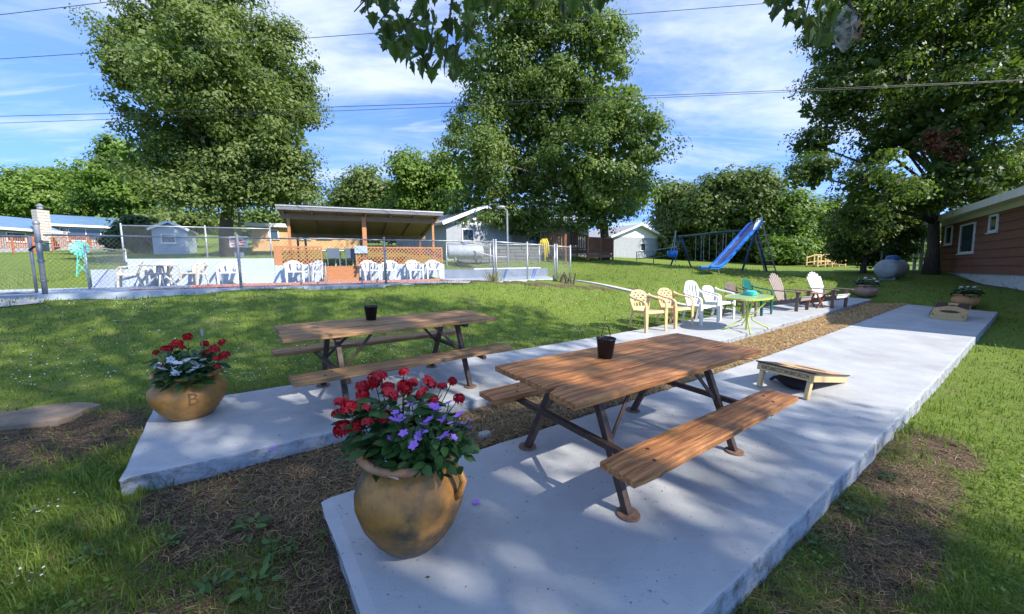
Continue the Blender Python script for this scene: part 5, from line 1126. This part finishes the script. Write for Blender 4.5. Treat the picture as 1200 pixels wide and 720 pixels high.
Y = 21; bp = G(270, 303, Y+.3)
tree('oak_tree', 'tall dense green tree with bare trunk behind the pool fence signs', bp, .36, EL([(235, 18, 72, 36), (165, 48, 46, 34), (140, 78, 34, 22), (225, 80, 85, 55), (305, 75, 62, 46), (335, 120, 42, 40), (235, 135, 85, 50), (318, 160, 52, 45), (200, 185, 62, 45), (275, 195, 85, 48), (345, 218, 36, 26), (222, 224, 68, 22), (150, 130, 8, 6), (312, 228, 52, 20)], Y, .85, 2.2, 2), 98000, .17, .82, 'leafA', 21, limb=16, per=235, shell=.55)
Y = 24; bp = G(708, 303, Y+1.5)
tree('maple_tree', 'broad tall maple tree in front of the grey and beige houses', bp, .30, EL([(600, 18, 50, 40), (665, 15, 50, 40), (705, 55, 36, 36), (590, 85, 62, 52), (668, 100, 72, 56), (725, 130, 40, 38), (750, 162, 32, 36), (620, 150, 88, 52), (560, 185, 42, 48), (700, 195, 66, 46), (630, 215, 85, 42), (560, 242, 40, 34), (735, 228, 36, 34), (690, 250, 55, 26), (610, 258, 50, 22)], Y, .85, 2.4, 3), 102000, .185, .90, 'leafB', 33, limb=16, per=235, shell=.55)
Y = 17.0; bp = G(1090, 321, 18.3)
t3 = tree('shade_tree', 'dark leafy tree with thick trunk at the brown house corner', bp, .24, EL([(1065, 0, 95, 50), (1160, 25, 80, 60), (985, 35, 40, 36), (1080, 80, 75, 50), (1010, 95, 62, 40), (975, 125, 45, 30), (1175, 115, 70, 55), (1110, 145, 70, 45), (955, 170, 32, 20), (948, 205, 30, 22), (1045, 160, 46, 36), (1030, 215, 46, 34), (1012, 250, 30, 28), (1130, 205, 60, 34), (1190, 190, 50, 36), (1085, 235, 36, 24), (1240, 60, 60, 80)], Y, .8, 2.0, 5), 84000, .155, .66, 'leafD', 44, limb=18, shell=.42, per=190)
V, val, cc = crown(EL([(1105, 165, 14, 18), (1118, 178, 10, 10)], 15.6), 900, .16, .3, 50, 7); tag(link('dead_leaf_cluster', npmesh('dead_leaf_cluster', V-np.array(t3.location), 4, M['leafR'], col=val), t3), kind='stuff')
Y = 21
tree('young_tree', 'smaller dark tree behind the silver propane tank', G(1012, 314, Y), .14, EL([(1005, 268, 34, 26), (1040, 255, 36, 28), (1020, 292, 46, 18), (1058, 275, 22, 20)], Y, .9, 1, 5), 16000, .2, .5, 'leafD', 55, limb=6)
# trees beyond the houses and the lawn
def far_tree(label, Y, lst, mt, seed, n=11000, L=None, tr=.3, bx=None, grp='trees beyond the houses'):
    px = sum(a[0] for a in lst)/len(lst) if bx is None else bx; p = P(px, 305, Y); p.z = T(p.x, p.y)
    tree('background_tree', label, p, tr, EL(lst, Y, .8, 1.5, seed), int(n*1.3), L or Y*.0088, Y*.030, mt, seed, grp, limb=5, per=100)
far_tree('bright green tree behind the blue roofed low wing', 48, [(20, 232, 40, 28), (-20, 240, 50, 32), (10, 262, 50, 20)], 'leafC', 61)
far_tree('bright green tree behind the stone chimney', 52, [(62, 215, 34, 22), (85, 235, 46, 30), (70, 258, 50, 18)], 'leafC', 62)
far_tree('bright green tree between the conifer and the tall dense tree', 44, [(138, 185, 26, 24), (130, 215, 45, 28), (160, 235, 40, 26), (120, 255, 46, 20)], 'leafC', 63)
far_tree('tree crown filling the gap left of the tall dense trunk', 40, [(215, 262, 42, 16), (190, 268, 40, 14)], 'leafA', 64, 6000)
far_tree('tree crown behind the tan cabin right of the tall dense trunk', 46, [(305, 262, 30, 14), (362, 258, 24, 16), (330, 268, 40, 12)], 'leafB', 65, 6000)
far_tree('green tree above the left half of the pavilion roof', 46, [(425, 222, 28, 24), (412, 245, 36, 22), (450, 240, 30, 24)], 'leafA', 66)
far_tree('pale green tree above the right half of the pavilion roof', 40, [(480, 205, 24, 26), (500, 235, 36, 30), (470, 250, 34, 20), (525, 215, 24, 34)], 'leafC', 67, 14000)
far_tree('low shrub tree seen through the pavilion posts', 30, [(455, 272, 24, 12), (490, 275, 24, 12), (520, 275, 14, 24)], 'leafA', 68, 6000, .28, .1)
far_tree('dark green tree right of the broad maple crown', 44, [(790, 235, 22, 22), (800, 262, 34, 24), (780, 282, 30, 18)], 'leafA', 71, 9000)
far_tree('tall green tree behind the blue swing set', 40, [(848, 222, 30, 22), (835, 250, 42, 32), (850, 285, 48, 26)], 'leafA', 72, 14000)
far_tree('round green tree behind the top of the blue slide', 38, [(888, 215, 20, 16), (892, 245, 32, 34), (900, 285, 36, 26)], 'leafA', 73, 12000)
far_tree('yellow green tree right of the slide ladder', 36, [(925, 248, 26, 24), (945, 270, 36, 30), (930, 292, 40, 20)], 'leafC', 74, 13000)
far_tree('dark green tree above the little footbridge', 37, [(985, 265, 32, 34), (975, 292, 34, 18), (1015, 285, 30, 22)], 'leafA', 75, 11000)
far_tree('dark tree in the gap beyond the carport', 45, [(1062, 292, 26, 12), (1095, 285, 30, 20), (1040, 290, 24, 14)], 'leafB', 76, 6000)
far_tree('tree behind the brown house roof pipe frame', 30, [(1185, 215, 40, 30), (1150, 225, 26, 22), (1230, 200, 50, 40)], 'leafB', 77, 9000)
# dark undergrowth that closes the edge of the wood
uv_ = []
for px in range(770, 1040, 9): uv_.append((px, 300+random.uniform(-4, 4), 13, 12, random.uniform(-2, 2)))
V, val, cc = crown(EL(uv_, 43), 16000, .42, .8, 40, 9); tag(link('undergrowth', npmesh('undergrowth', V, 4, M['leafD'], col=val)), 'dark leafy undergrowth along the edge of the wood', 'undergrowth', kind='stuff')
uv_ = [(px, 268+random.uniform(-6, 6), 16, 14, random.uniform(-2, 2)) for px in range(-60, 560, 14)]
V, val, cc = crown(EL(uv_, 62), 14000, .6, 1.2, 40, 10); tag(link('distant_wood', npmesh('distant_wood', V, 4, M['leafA'], col=val)), 'far green wood behind the hill houses', 'wood', kind='stuff')
cp_ = P(160, 296, 31); cp_.z = T(cp_.x, cp_.y)
tree('conifer', 'low spreading conifer in front of the pale blue shed', cp_, .12, EL([(160, 278, 34, 12), (160, 264, 22, 12), (150, 286, 30, 8), (175, 286, 26, 8)], 31, .9, 0, 3), 8000, .24, .45, 'leafE', 81, limb=4)
# grass clump and shrubs by the terrace corner
pc = P(579, 328, 11.7); pc.z = T(pc.x, pc.y); t = thing('grass_clump', 'tuft of tall yellow green grass at the fence corner post', 'grass clump', TM(pc)); m = MB(); rg = random.Random(6)
for k in range(90): a = rg.random()*6.28; r = rg.random()*.3; h = rg.uniform(.15, .42); q = Vector((r*cos(a), r*sin(a), -.02)); e = q+Vector((cos(a)*h*.5, sin(a)*h*.5, h)); m.sweep([q, q.lerp(e, .5)+Vector((0, 0, h*.12)), e], (-sin(a), cos(a), 0), [.014, .01, .001], .002)
m.obj('blade_tuft', mat('tall_grass', (.16, .20, .05), (.26, .24, .08), scale=5), t)

# tree of the hanging sprays; unseen crown set along sun rays to cast shade
def proj(p):
    q = np.asarray(p)-CAM; c = q @ _f; c_ = np.where(np.abs(c) < 1e-6, 1e-6, c); return 600+F*(q @ R2)/c_, 360-F*(q @ U2)/c_, c
def inpoly(x, y, poly):
    r = np.zeros(len(x), bool); n = len(poly)
    for i in range(n):
        x0, y0 = poly[i]; x1, y1 = poly[(i+1) % n]
        c = ((y0 > y) != (y1 > y)) & (x < (x1-x0)*(y-y0)/(y1-y0+1e-12)+x0); r ^= c
    return r
rng = np.random.default_rng(5)
N = 7000; sx, sy_ = rng.uniform(-15, 8, N), rng.uniform(-2.5, 13, N); sz = Tn(sx, sy_); X_, Y_, c_ = proj(np.stack([sx, sy_, sz], -1))
shade = [(-400, 356), (120, 354), (330, 347), (505, 349), (600, 356), (660, 375), (690, 388), (730, 405), (790, 412), (800, 432), (870, 470), (990, 490), (1050, 505), (1010, 545), (1060, 590), (1130, 610), (1260, 650), (1500, 900), (1000, 1500), (-600, 1500)]
ok = (inpoly(X_, Y_, shade) & (c_ > .3)) | ((c_ <= .3) & (sx < 3))
for hx_, hy_, r_ in ((120, 380, 14), (250, 376, 10), (480, 362, 10), (690, 525, 22), (640, 520, 26), (660, 545, 30), (760, 585, 14), (700, 420, 30), (760, 405, 34), (560, 418, 14)): ok &= ~(np.hypot(X_-hx_, (Y_-hy_)*1.6) < r_)
gpt = np.stack([sx, sy_, sz], -1)[ok][:2600]
ht = rng.uniform(10.5, 15.0, len(gpt)); cl = gpt+SUN*(ht/SUN[2])[:, None]
pX, pY, pc_ = proj(cl); vis = (pc_ > .05) & (pY > -45) & (pX > -60) & (pX < 1260); cl = cl[~vis]
print('SHADE', len(gpt), len(cl))
K = len(cl); n = K*15; k = rng.integers(0, K, n); off = rng.normal(size=(n, 3))*np.array([.19, .19, .15]); pos = cl[k]+off
nr_ = unit(rng.normal(size=(n, 3))*.6+np.array([0, 0, .8])+SUN*.35)
pX, pY, pc_ = proj(pos); keep = ~((pc_ > .05) & (pY > -25) & (pX > -40) & (pX < 1240)); pos, nr_ = pos[keep], nr_[keep]
ot_base = Vector((13.5, -6.4, T(13.5, -6.4))); ot = thing('overhang_and_shade_tree', 'big leaf tree with hanging branches and an unseen crown placed for shade', 'tree', ot_base)
V = leafquads(pos, nr_, rng.uniform(.12, .19, len(pos)), .66, rng); tag(link('crown', npmesh('crown', V-np.array(ot_base), 4, M['leafB'], col=np.clip(.5+.25*rng.normal(size=len(pos)), 0, 1)), ot), kind='stuff')
tpts = [(0, 0, -.2), (.05, .05, 3.), (-.05, .2, 5.5), (-.2, .4, 9.5), (-.3, .6, 14)]
MB().tube(tpts, [.55, .42, .36, .28, .16], 14).obj('trunk', M['bark'], ot, smooth=True)
rg = random.Random(77); cand = sorted(range(K), key=lambda i: rg.random())[:34]
for i in cand:
    e = Vector(cl[i])-ot_base; s0 = Vector(tpts[3 if e.z < 14 else 4]); m_ = s0.lerp(e, .5)+Vector((0, 0, .5))
    ok_ = True
    for q in np.linspace(0, 1, 12):
        w_ = np.array(ot_base)+np.array(s0.lerp(m_, min(1, 2*q)) if q < .5 else m_.lerp(e, 2*q-1)); a, b, c = proj(w_)
        if c > .05 and -30 < a < 1230 and b > -30: ok_ = False
    if ok_: MB().tube([s0, s0.lerp(m_, .5), m_, m_.lerp(e, .5), e], [.10, .08, .055, .035, .012], 7).obj('limb', M['bark'], ot, smooth=True)
# hanging sprays in view, each leaf its own piece
def lobed(L=.13):
    out = [(0, 0), (.10, .16), (.02, .34), (.25, .30), (.34, .50), (.50, .30), (.66, .26), (.80, .12), (1.05, 0)]
    v = [(L*x, L*y, -.10*L*abs(y)*2-.16*L*x*x) for x, y in out]+[(L*x, -L*y, -.10*L*abs(y)*2-.16*L*x*x) for x, y in out[1:-1]]+[(L*.35, 0, -.01*L), (L*.7, 0, -.06*L)]
    n = len(out); c, c2 = len(v)-2, len(v)-1; up = list(range(n)); dn = [0]+list(range(n, n+n-2))+[n-1]; f = []
    for ch in (up, dn):
        for i in range(n-1):
            cc_ = c if i < 5 else c2; f.append((ch[i], ch[i+1], cc_))
        f.append((ch[5], c2, c))
    return MB().add(v, f).mesh('leaf', M['bigleaf'], True)
LOB = [lobed(.105), lobed(.13)]
rg = random.Random(15)
def spray(pxs, n, Y, seed, ly=(.0, 1.)):
    poly = pxs; rg = random.Random(seed); cnt = 0; xs = [p[0] for p in poly]; ys = [p[1] for p in poly]; pts = []
    while cnt < n:
        x, y = rg.uniform(min(xs), max(xs)), rg.uniform(min(ys), max(ys))
        if not inpoly(np.array([x]), np.array([y]), poly)[0]: continue
        p = P(x, y, Y+rg.uniform(-.45, .45)); o = link('leaf', LOB[cnt % 2], ot); a = rg.random()*6.28
        o.location = p-ot_base; o.rotation_euler = (rg.gauss(0, .5), rg.uniform(.6, 1.5), a); s_ = rg.uniform(.62, 1.0); o.scale = (s_, s_, s_); pts.append(p-ot_base); cnt += 1
    return pts
p1 = spray([(430, -40), (425, 12), (436, 25), (445, 45), (470, 62), (490, 80), (520, 82), (550, 82), (558, 45), (568, 15), (600, -8), (640, -40)], 175, 2.5, 1)
p2 = spray([(600, -40), (612, -2), (640, 2), (665, 8), (700, 2), (715, -10), (720, -40)], 42, 2.5, 2)
p3 = spray([(890, -40), (905, 10), (925, 22), (950, 44), (972, 40), (985, 15), (1000, -40)], 105, 2.9, 3)
def twig(a, b, r=.012, sag=.05):
    a, b = Vector(a)-ot_base, Vector(b)-ot_base; m_ = a.lerp(b, .5)+Vector((0, 0, sag)); MB().tube([a, a.lerp(m_, .5)+Vector((0, 0, sag*.6)), m_, m_.lerp(b, .5), b], [r, r*.85, r*.7, r*.5, r*.25], 6).obj('twig', M['twig'], ot, smooth=True)
for (a, b) in (((560, -120, 2.6), (470, 40, 2.5)), ((560, -120, 2.6), (415, 14, 2.5)), ((540, -60, 2.5), (520, 80, 2.4)), ((640, -110, 2.5), (690, 5, 2.5)), ((560, -90, 2.5), (445, 25, 2.45)), ((980, -120, 2.9), (940, 35, 2.9)), ((960, -60, 2.9), (905, 10, 2.95))): twig(P(*a), P(*b))
for j, e in ((P(560, -120, 2.6), 0), (P(980, -120, 2.9), 1)):
    e = j-ot_base; s0 = Vector(tpts[2]); m_ = s0.lerp(e, .55)+Vector((0, 0, 1.2)); MB().tube([s0, s0.lerp(m_, .5)+Vector((0, 0, .3)), m_, m_.lerp(e, .5)+Vector((0, 0, .25)), e], [.16, .12, .08, .045, .014], 8).obj('limb', M['bark'], ot, smooth=True)
m = MB(); q = [P(x, y, 3.0)-ot_base for x, y in ((990, -60), (996, 5), (1003, 25), (1000, 35), (993, 46))]; m.tube(q, [.012, .010, .008, .006, .004], 6).obj('twig', M['twig'], ot, smooth=True)
# caterpillar web on the twig
wp = P(990, 34, 3.02); t = thing('caterpillar_web', 'greyish silk caterpillar web with brown leaves on a hanging twig', 'web', wp); m = MB(); rings = []
for i in range(1, 10):
    a = pi*i/10; rings.append([((.075+.025*sin(3*b+i))*sin(a)*cos(b), (.06+.02*sin(4*b+i*2))*sin(a)*sin(b), -(.15+.02*sin(2*b))*cos(a)) for b in np.linspace(0, 2*pi, 16, endpoint=False)])
wm, tt, oo = newmat('silk'); co_ = nd(tt, 'ShaderNodeTexCoord').outputs['Object']; no_ = nd(tt, 'ShaderNodeTexNoise', {'Vector': co_, 'Scale': 16., 'Detail': 6.}); mr_ = nd(tt, 'ShaderNodeMapRange', {0: no_.outputs[0], 1: .40, 2: .68, 3: .02, 4: .60})
df = nd(tt, 'ShaderNodeBsdfDiffuse', {'Color': (.55, .53, .50, 1)}); ts = nd(tt, 'ShaderNodeBsdfTransparent'); mm = nd(tt, 'ShaderNodeMixShader', {0: mr_.outputs[0], 1: ts.outputs[0], 2: df.outputs[0]}); tt.links.new(mm.outputs[0], oo.inputs[0])
m.loft(rings).obj('silk', wm, t, smooth=True)
dl = leafmesh('dead_leaf', mat('dead_leaf', (.16, .08, .04), (.26, .15, .08), scale=9), .07, .5)
for k in range(16): o = link('dead_leaf', dl, t); o.location = (rg.uniform(-.02, .10), rg.uniform(-.07, .07), rg.uniform(-.16, .10)); o.rotation_euler = (rg.random()*6, rg.random()*6, rg.random()*6)

# ---------------------------------------------------------------- power lines and poles
def line(label, pts, Y, r=.014, sag=0):
    a = [P(x, y, Y) for x, y in pts]; m = MB(); o0 = a[0]; m.tube([p-o0 for p in a], r, 5); o = m.obj('power_line', M['cable']); o.location = o0; tag(o, label, 'power line', 'overhead power lines')
def cat(x0, y0, x1, y1, sag, n=24): return [(x0+(x1-x0)*i/n, y0+(y1-y0)*i/n+sag*4*(i/n)*(1-i/n)) for i in range(n+1)]
line('thick power line crossing in front of both tall trees, upper of the close pair', cat(-200, 141, 1400, 84, 6), 13, .009)
line('power line just under the thick one across both tall trees', cat(-200, 151, 1400, 85, 4), 14, .008)
line('higher power line running over the top of the broad maple', cat(-200, 82, 1000, -4, 3), 13, .009)
line('short power line crossing the upper corner of clouds', cat(-200, 40, 260, -14, 1), 12, .009)
line('thin service line over the hill house trees', cat(-100, 207, 168, 236, 3), 30, .012)
ppx = P(284, 300, 24); ppx.z = T(ppx.x, ppx.y); t = thing('utility_pole', 'pale wooden utility pole beside the tall dense trunk', 'pole', ppx); MB().tube([(0, 0, -.2), (0, 0, P(284, 249, 24).z-ppx.z)], [.09, .07], 10).obj('shaft', M['pole'], t); MB().box((0, 0, 2.2), (.5, .08, .08)).obj('cross_arm', M['pole'], t)
ppx = P(595, 300, 19.8); ppx.z = T(ppx.x, ppx.y); t = thing('lamp_post', 'grey lamp post beneath the maple crown', 'lamp post', ppx); hz = P(595, 247, 19.8).z-ppx.z; MB().tube([(0, 0, -.2), (0, 0, hz), (-.25, -.2, hz+.15)], .05, 10).obj('shaft', M['dkgalv'], t); MB().sphere((-.3, -.25, hz+.13), .2, 12, 7, (1.2, .8, .45)).obj('lamp_head', M['grey_metal'], t, smooth=True)

# ---------------------------------------------------------------- grass, straw, litter
rng = np.random.default_rng(3)
def ground_pts(n, r0, r1, pw, a0, a1):
    pw = pw if abs(pw-1) > 1e-3 else 1.001; q = rng.random(n); r = (r0**(1-pw)+q*(r1**(1-pw)-r0**(1-pw)))**(1/(1-pw)); a = rng.uniform(a0, a1, n); return r*np.sin(a), r*np.cos(a), r
def free(x, y, m=.0):
    u = x*CU+y*SU; v = -x*SU+y*CU; f = np.ones(len(x), bool)
    for (u0, u1, v0, v1) in (S1, S2): f &= ~((u > u0-m) & (u < u1+m) & (v > v0-m) & (v < v1+m))
    dx, dy = x-W0[0], y-W0[1]; s = dx*FD[0]+dy*FD[1]; off = dx*FN[0]+dy*FN[1]
    f &= ~((off > -.3) & (off < FOFF+.15) & (s > SA-2) & (s < SEND+.2)); return f
def blades(n, r0, r1, pw, hk, wk, bend=.5):
    x, y, r = ground_pts(n, r0, r1, pw, radians(-72), radians(72)); d = dirtmask(x, y); tuft = fbm(x, y, 4.2, 21)
    k = free(x, y, .0) & (rng.random(n) > np.clip((d-.12)*1.9, 0, .965)); x, y, r, tuft, d = x[k], y[k], r[k], tuft[k], d[k]; z = Tn(x, y)-.004; n = len(x)
    u = x*CU+y*SU; v = -x*SU+y*CU
    long_ = np.exp(-((u+1.4)/.75)**2-((v-3.55)/.8)**2)+.7*np.exp(-((u-.9)/.5)**2-((v-.5)/.4)**2)+.8*np.exp(-((u-5.6)/1.0)**2-((v-.62)/.25)**2)+.55*sm((.12-np.abs(v-5.24))/.1)*(u > -.5)
    h = hk*(.55+.9*rng.random(n))*(.35+1.25*tuft)*(1+1.5*long_)*np.maximum(1, r/5)**.45; w = wk*np.maximum(1, r/2.2)**.72*(.7+.6*rng.random(n))
    a = rng.uniform(0, 2*pi, n); lean = bend*(.3+rng.random(n)); dx, dy = np.cos(a), np.sin(a); sx, sy2 = -dy, dx
    P0 = np.stack([x, y, z], -1); sd = np.stack([sx*w, sy2*w, np.zeros(n)], -1); m_ = P0+np.stack([dx*h*lean*.35, dy*h*lean*.35, h*.6], -1); tip = P0+np.stack([dx*h*lean*1.1, dy*h*lean*1.1, h*(1-.25*lean)], -1)
    V1 = np.stack([P0-sd*.5, P0+sd*.5, m_+sd*.38, m_-sd*.38], 1); V2 = np.stack([m_-sd*.38, m_+sd*.38, tip+sd*.05, tip-sd*.05], 1)
    val = np.clip(.20+.75*(fbm(x, y, .8, 8)-.2)+.25*(fbm(x, y, 5., 18)-.5)+.24*rng.normal(size=n), 0, 1)
    return np.concatenate([V1, V2]), np.concatenate([val, val])
V, val = blades(230000, .7, 26, 1.25, .042, .0042); V2_, val2 = blades(60000, .7, 6, .6, .05, .005, .9)
tag(link('grass', npmesh('grass', np.concatenate([V, V2_]), 4, M['grass'], col=np.concatenate([val, val2]))), 'short green lawn grass around the concrete pads', 'grass', kind='stuff')
def strips(n, sel, L0, L1, w, lift, seed, r1=20., pw=1.0):
    x, y, r = ground_pts(n, .9, r1, pw, radians(-70), radians(74)); d = dirtmask(x, y); k = free(x, y, .01) & (rng.random(n) < sel(x, y, d)); x, y, r = x[k], y[k], r[k]; n = len(x)
    a = rng.uniform(0, 2*pi, n); L = rng.uniform(L0, L1, n)*np.maximum(1, r/6)**.4; dx, dy = np.cos(a)*L/2, np.sin(a)*L/2; z = Tn(x, y)+rng.uniform(.002, lift, n); ww = w*np.maximum(1, r/3)**.75
    t0, t1 = rng.normal(0, .25, n)*L*.5, rng.normal(0, .12, n)*L
    c = np.stack([x, y, z], -1); e = np.stack([dx, dy, t0*.5], -1); sd = np.stack([-dy, dx, np.zeros(n)], -1); sd = unit(sd)*ww[:, None]/2; md = c+np.stack([-dy*.25, dx*.25, np.abs(t1)*.5], -1)
    return np.concatenate([np.stack([c-e-sd*.6, c-e+sd*.6, md+sd, md-sd], 1), np.stack([md-sd, md+sd, c+e+sd*.6, c+e-sd*.6], 1)]), n
V, n = strips(200000, lambda x, y, d: np.clip((d-.25)*.62, 0, .45), .03, .12, .0028, .02, 1)
def bedstrips(n):
    global BU
    u = .1+(S1[1]-.7)*rng.random(n)**.75; BU = u; v = rng.uniform(2.62, 3.64, n); x = u*CU-v*SU; y = u*SU+v*CU; a = rng.uniform(0, 2*pi, n); r = np.hypot(x, y); L = rng.uniform(.05, .14, n)*np.maximum(1, r/7)**.4; w_ = .0035*np.maximum(1, r/3)**.8
    c = np.stack([x, y, Tn(x, y)+rng.uniform(.004, .03, n)], -1); e = np.stack([np.cos(a)*L/2, np.sin(a)*L/2, rng.normal(0, .12, n)*L], -1); sd = np.stack([-np.sin(a)*w_/2, np.cos(a)*w_/2, np.zeros(n)], -1); md = c+np.stack([-np.sin(a)*L*.1, np.cos(a)*L*.1, np.abs(rng.normal(0, .05, n))*L], -1)
    return np.concatenate([np.stack([c-e-sd, c-e+sd, md+sd, md-sd], 1), np.stack([md-sd, md+sd, c+e+sd, c+e-sd], 1)])
Vb = bedstrips(45000); V = np.concatenate([V, Vb]); val = np.concatenate([np.tile(np.clip(.34+.3*rng.normal(size=n), 0, 1), 2), np.tile(np.clip(np.interp(BU, [1, 6, 12], [.30, .66, .92])+.28*rng.normal(size=45000), 0, 1), 2)])
tag(link('straw', npmesh('straw', V, 4, M['straw'], col=val)), 'dry straw strewn over the bed between the pads', 'straw', kind='stuff')
Vd, nd__ = strips(26000, lambda x, y, d: np.where(d < .2, .55*(fbm(x, y, 1.1, 40) > .46), 0), .02, .06, .0035, .03, 4, 14.)
tag(link('dry_grass', npmesh('dry_grass', Vd, 4, M['straw'], col=np.tile(np.clip(.6+.25*rng.normal(size=nd__), 0, 1), 2))), 'dry clippings lying among the green lawn', 'dry grass', kind='stuff')
V, n = strips(42000, lambda x, y, d: np.clip((d-.3)*.6, 0, .5), .02, .05, .016, .012, 2, 9.)
tag(link('leaf_litter', npmesh('leaf_litter', V, 4, M['litter'], col=np.tile(np.clip(.45+.3*rng.normal(size=n), 0, 1), 2))), 'dark dead leaf bits on the bare soil', 'leaf litter', kind='stuff')
# clover flecks in the lawn and bits on the pads
x, y, r = ground_pts(9000, 3, 12, 1.0, radians(-65), radians(20)); k = free(x, y, .1) & (dirtmask(x, y) < .1) & (fbm(x, y, .7, 30) > .48); x, y, r = x[k], y[k], r[k]; n = len(x)
V = leafquads(np.stack([x, y, Tn(x, y)+.055], -1), unit(rng.normal(size=(n, 3))*.3+np.array([0, 0, 1])), .014*np.maximum(1, r/5)**.6*rng.uniform(.7, 1.3, n), .9, rng)
tag(link('clover_flowers', npmesh('clover_flowers', V, 4, M['white_fl'])), 'tiny white clover flowers scattered in the lawn', 'clover', kind='stuff')
x, y, r = ground_pts(30000, 1.2, 10, .9, radians(-68), radians(70)); k = free(x, y, .05) & (dirtmask(x, y) < .35) & (fbm(x, y, 1.5, 33) > .55); x, y, r = x[k], y[k], r[k]; n = len(x)
V = leafquads(np.stack([x, y, Tn(x, y)+rng.uniform(.015, .055, n)], -1), unit(rng.normal(size=(n, 3))*.45+np.array([0, 0, 1])), .022*np.maximum(1, r/4)**.6*rng.uniform(.7, 1.4, n), .85, rng)
tag(link('clover_leaves', npmesh('clover_leaves', V, 4, M['leafC'], col=np.clip(.45+.25*rng.normal(size=n), 0, 1))), 'patches of small round clover leaves in the lawn', 'clover', kind='stuff')
us, vs_ = rng.uniform(-.6, 9, 900), rng.uniform(.86, 5.1, 900); k = ((vs_ < 2.6) | (vs_ > 3.66)); us, vs_ = us[k], vs_[k]; c = np.array([tuple(W(a, b, .004)) for a, b in zip(us, vs_)])
V = leafquads(c, unit(rng.normal(size=(len(c), 3))*.15+np.array([0, 0, 1])), np.abs(rng.normal(.006, .007, len(c)))+.003, .6, rng)
tag(link('pad_debris', npmesh('pad_debris', V, 4, M['litter'], col=rng.random(len(c)))), 'small dark crumbs of leaf on the painted pads', 'debris', kind='stuff')
for px, py, lb in ((558, 590, 'purple fallen flower on the pad beside the large ochre pot'), (320, 527, 'purple fallen petal on the pad edge behind the large ochre pot')):
    o = link('fallen_flower', PUR); o.matrix_world = siteM(S(px, py), 1.) @ Matrix.Translation((0, 0, .006)); tag(o, lb, 'flower')
WEED = leafmesh('leaf', M['weedleaf'], .06, .5)
# broad leaved weeds in the bare soil
for i, (px, py, s_) in enumerate(((445, 0, 0), (295, 625, 1.2), (330, 645, 1.), (300, 690, 1.3), (200, 640, .9), (245, 700, 1.1), (100, 660, 1.), (390, 640, .7), (1000, 600, .9), (1040, 560, .8), (960, 640, .8))):
    if not s_: continue
    p = S(px, py, -.13); p.z = T(p.x, p.y); t = thing('weed', 'low broad leaved green weed in the soil in front of the pads' if px < 500 else 'low broad leaved green weed along the outer edge of the long pad', 'weed', TM(p), 'weeds in front of the pads' if px < 500 else 'weeds along the long pad'); wr_ = random.Random(i)
    for k in range(22): o = link('leaf', WEED, t); a = wr_.random()*6.28; o.location = (wr_.random()*.07*cos(a)*s_, wr_.random()*.07*sin(a)*s_, wr_.uniform(.01, .05)); o.rotation_euler = (wr_.gauss(0, .3), wr_.uniform(-.6, .1), a); o.scale = (s_*wr_.uniform(.6, 1.),)*3
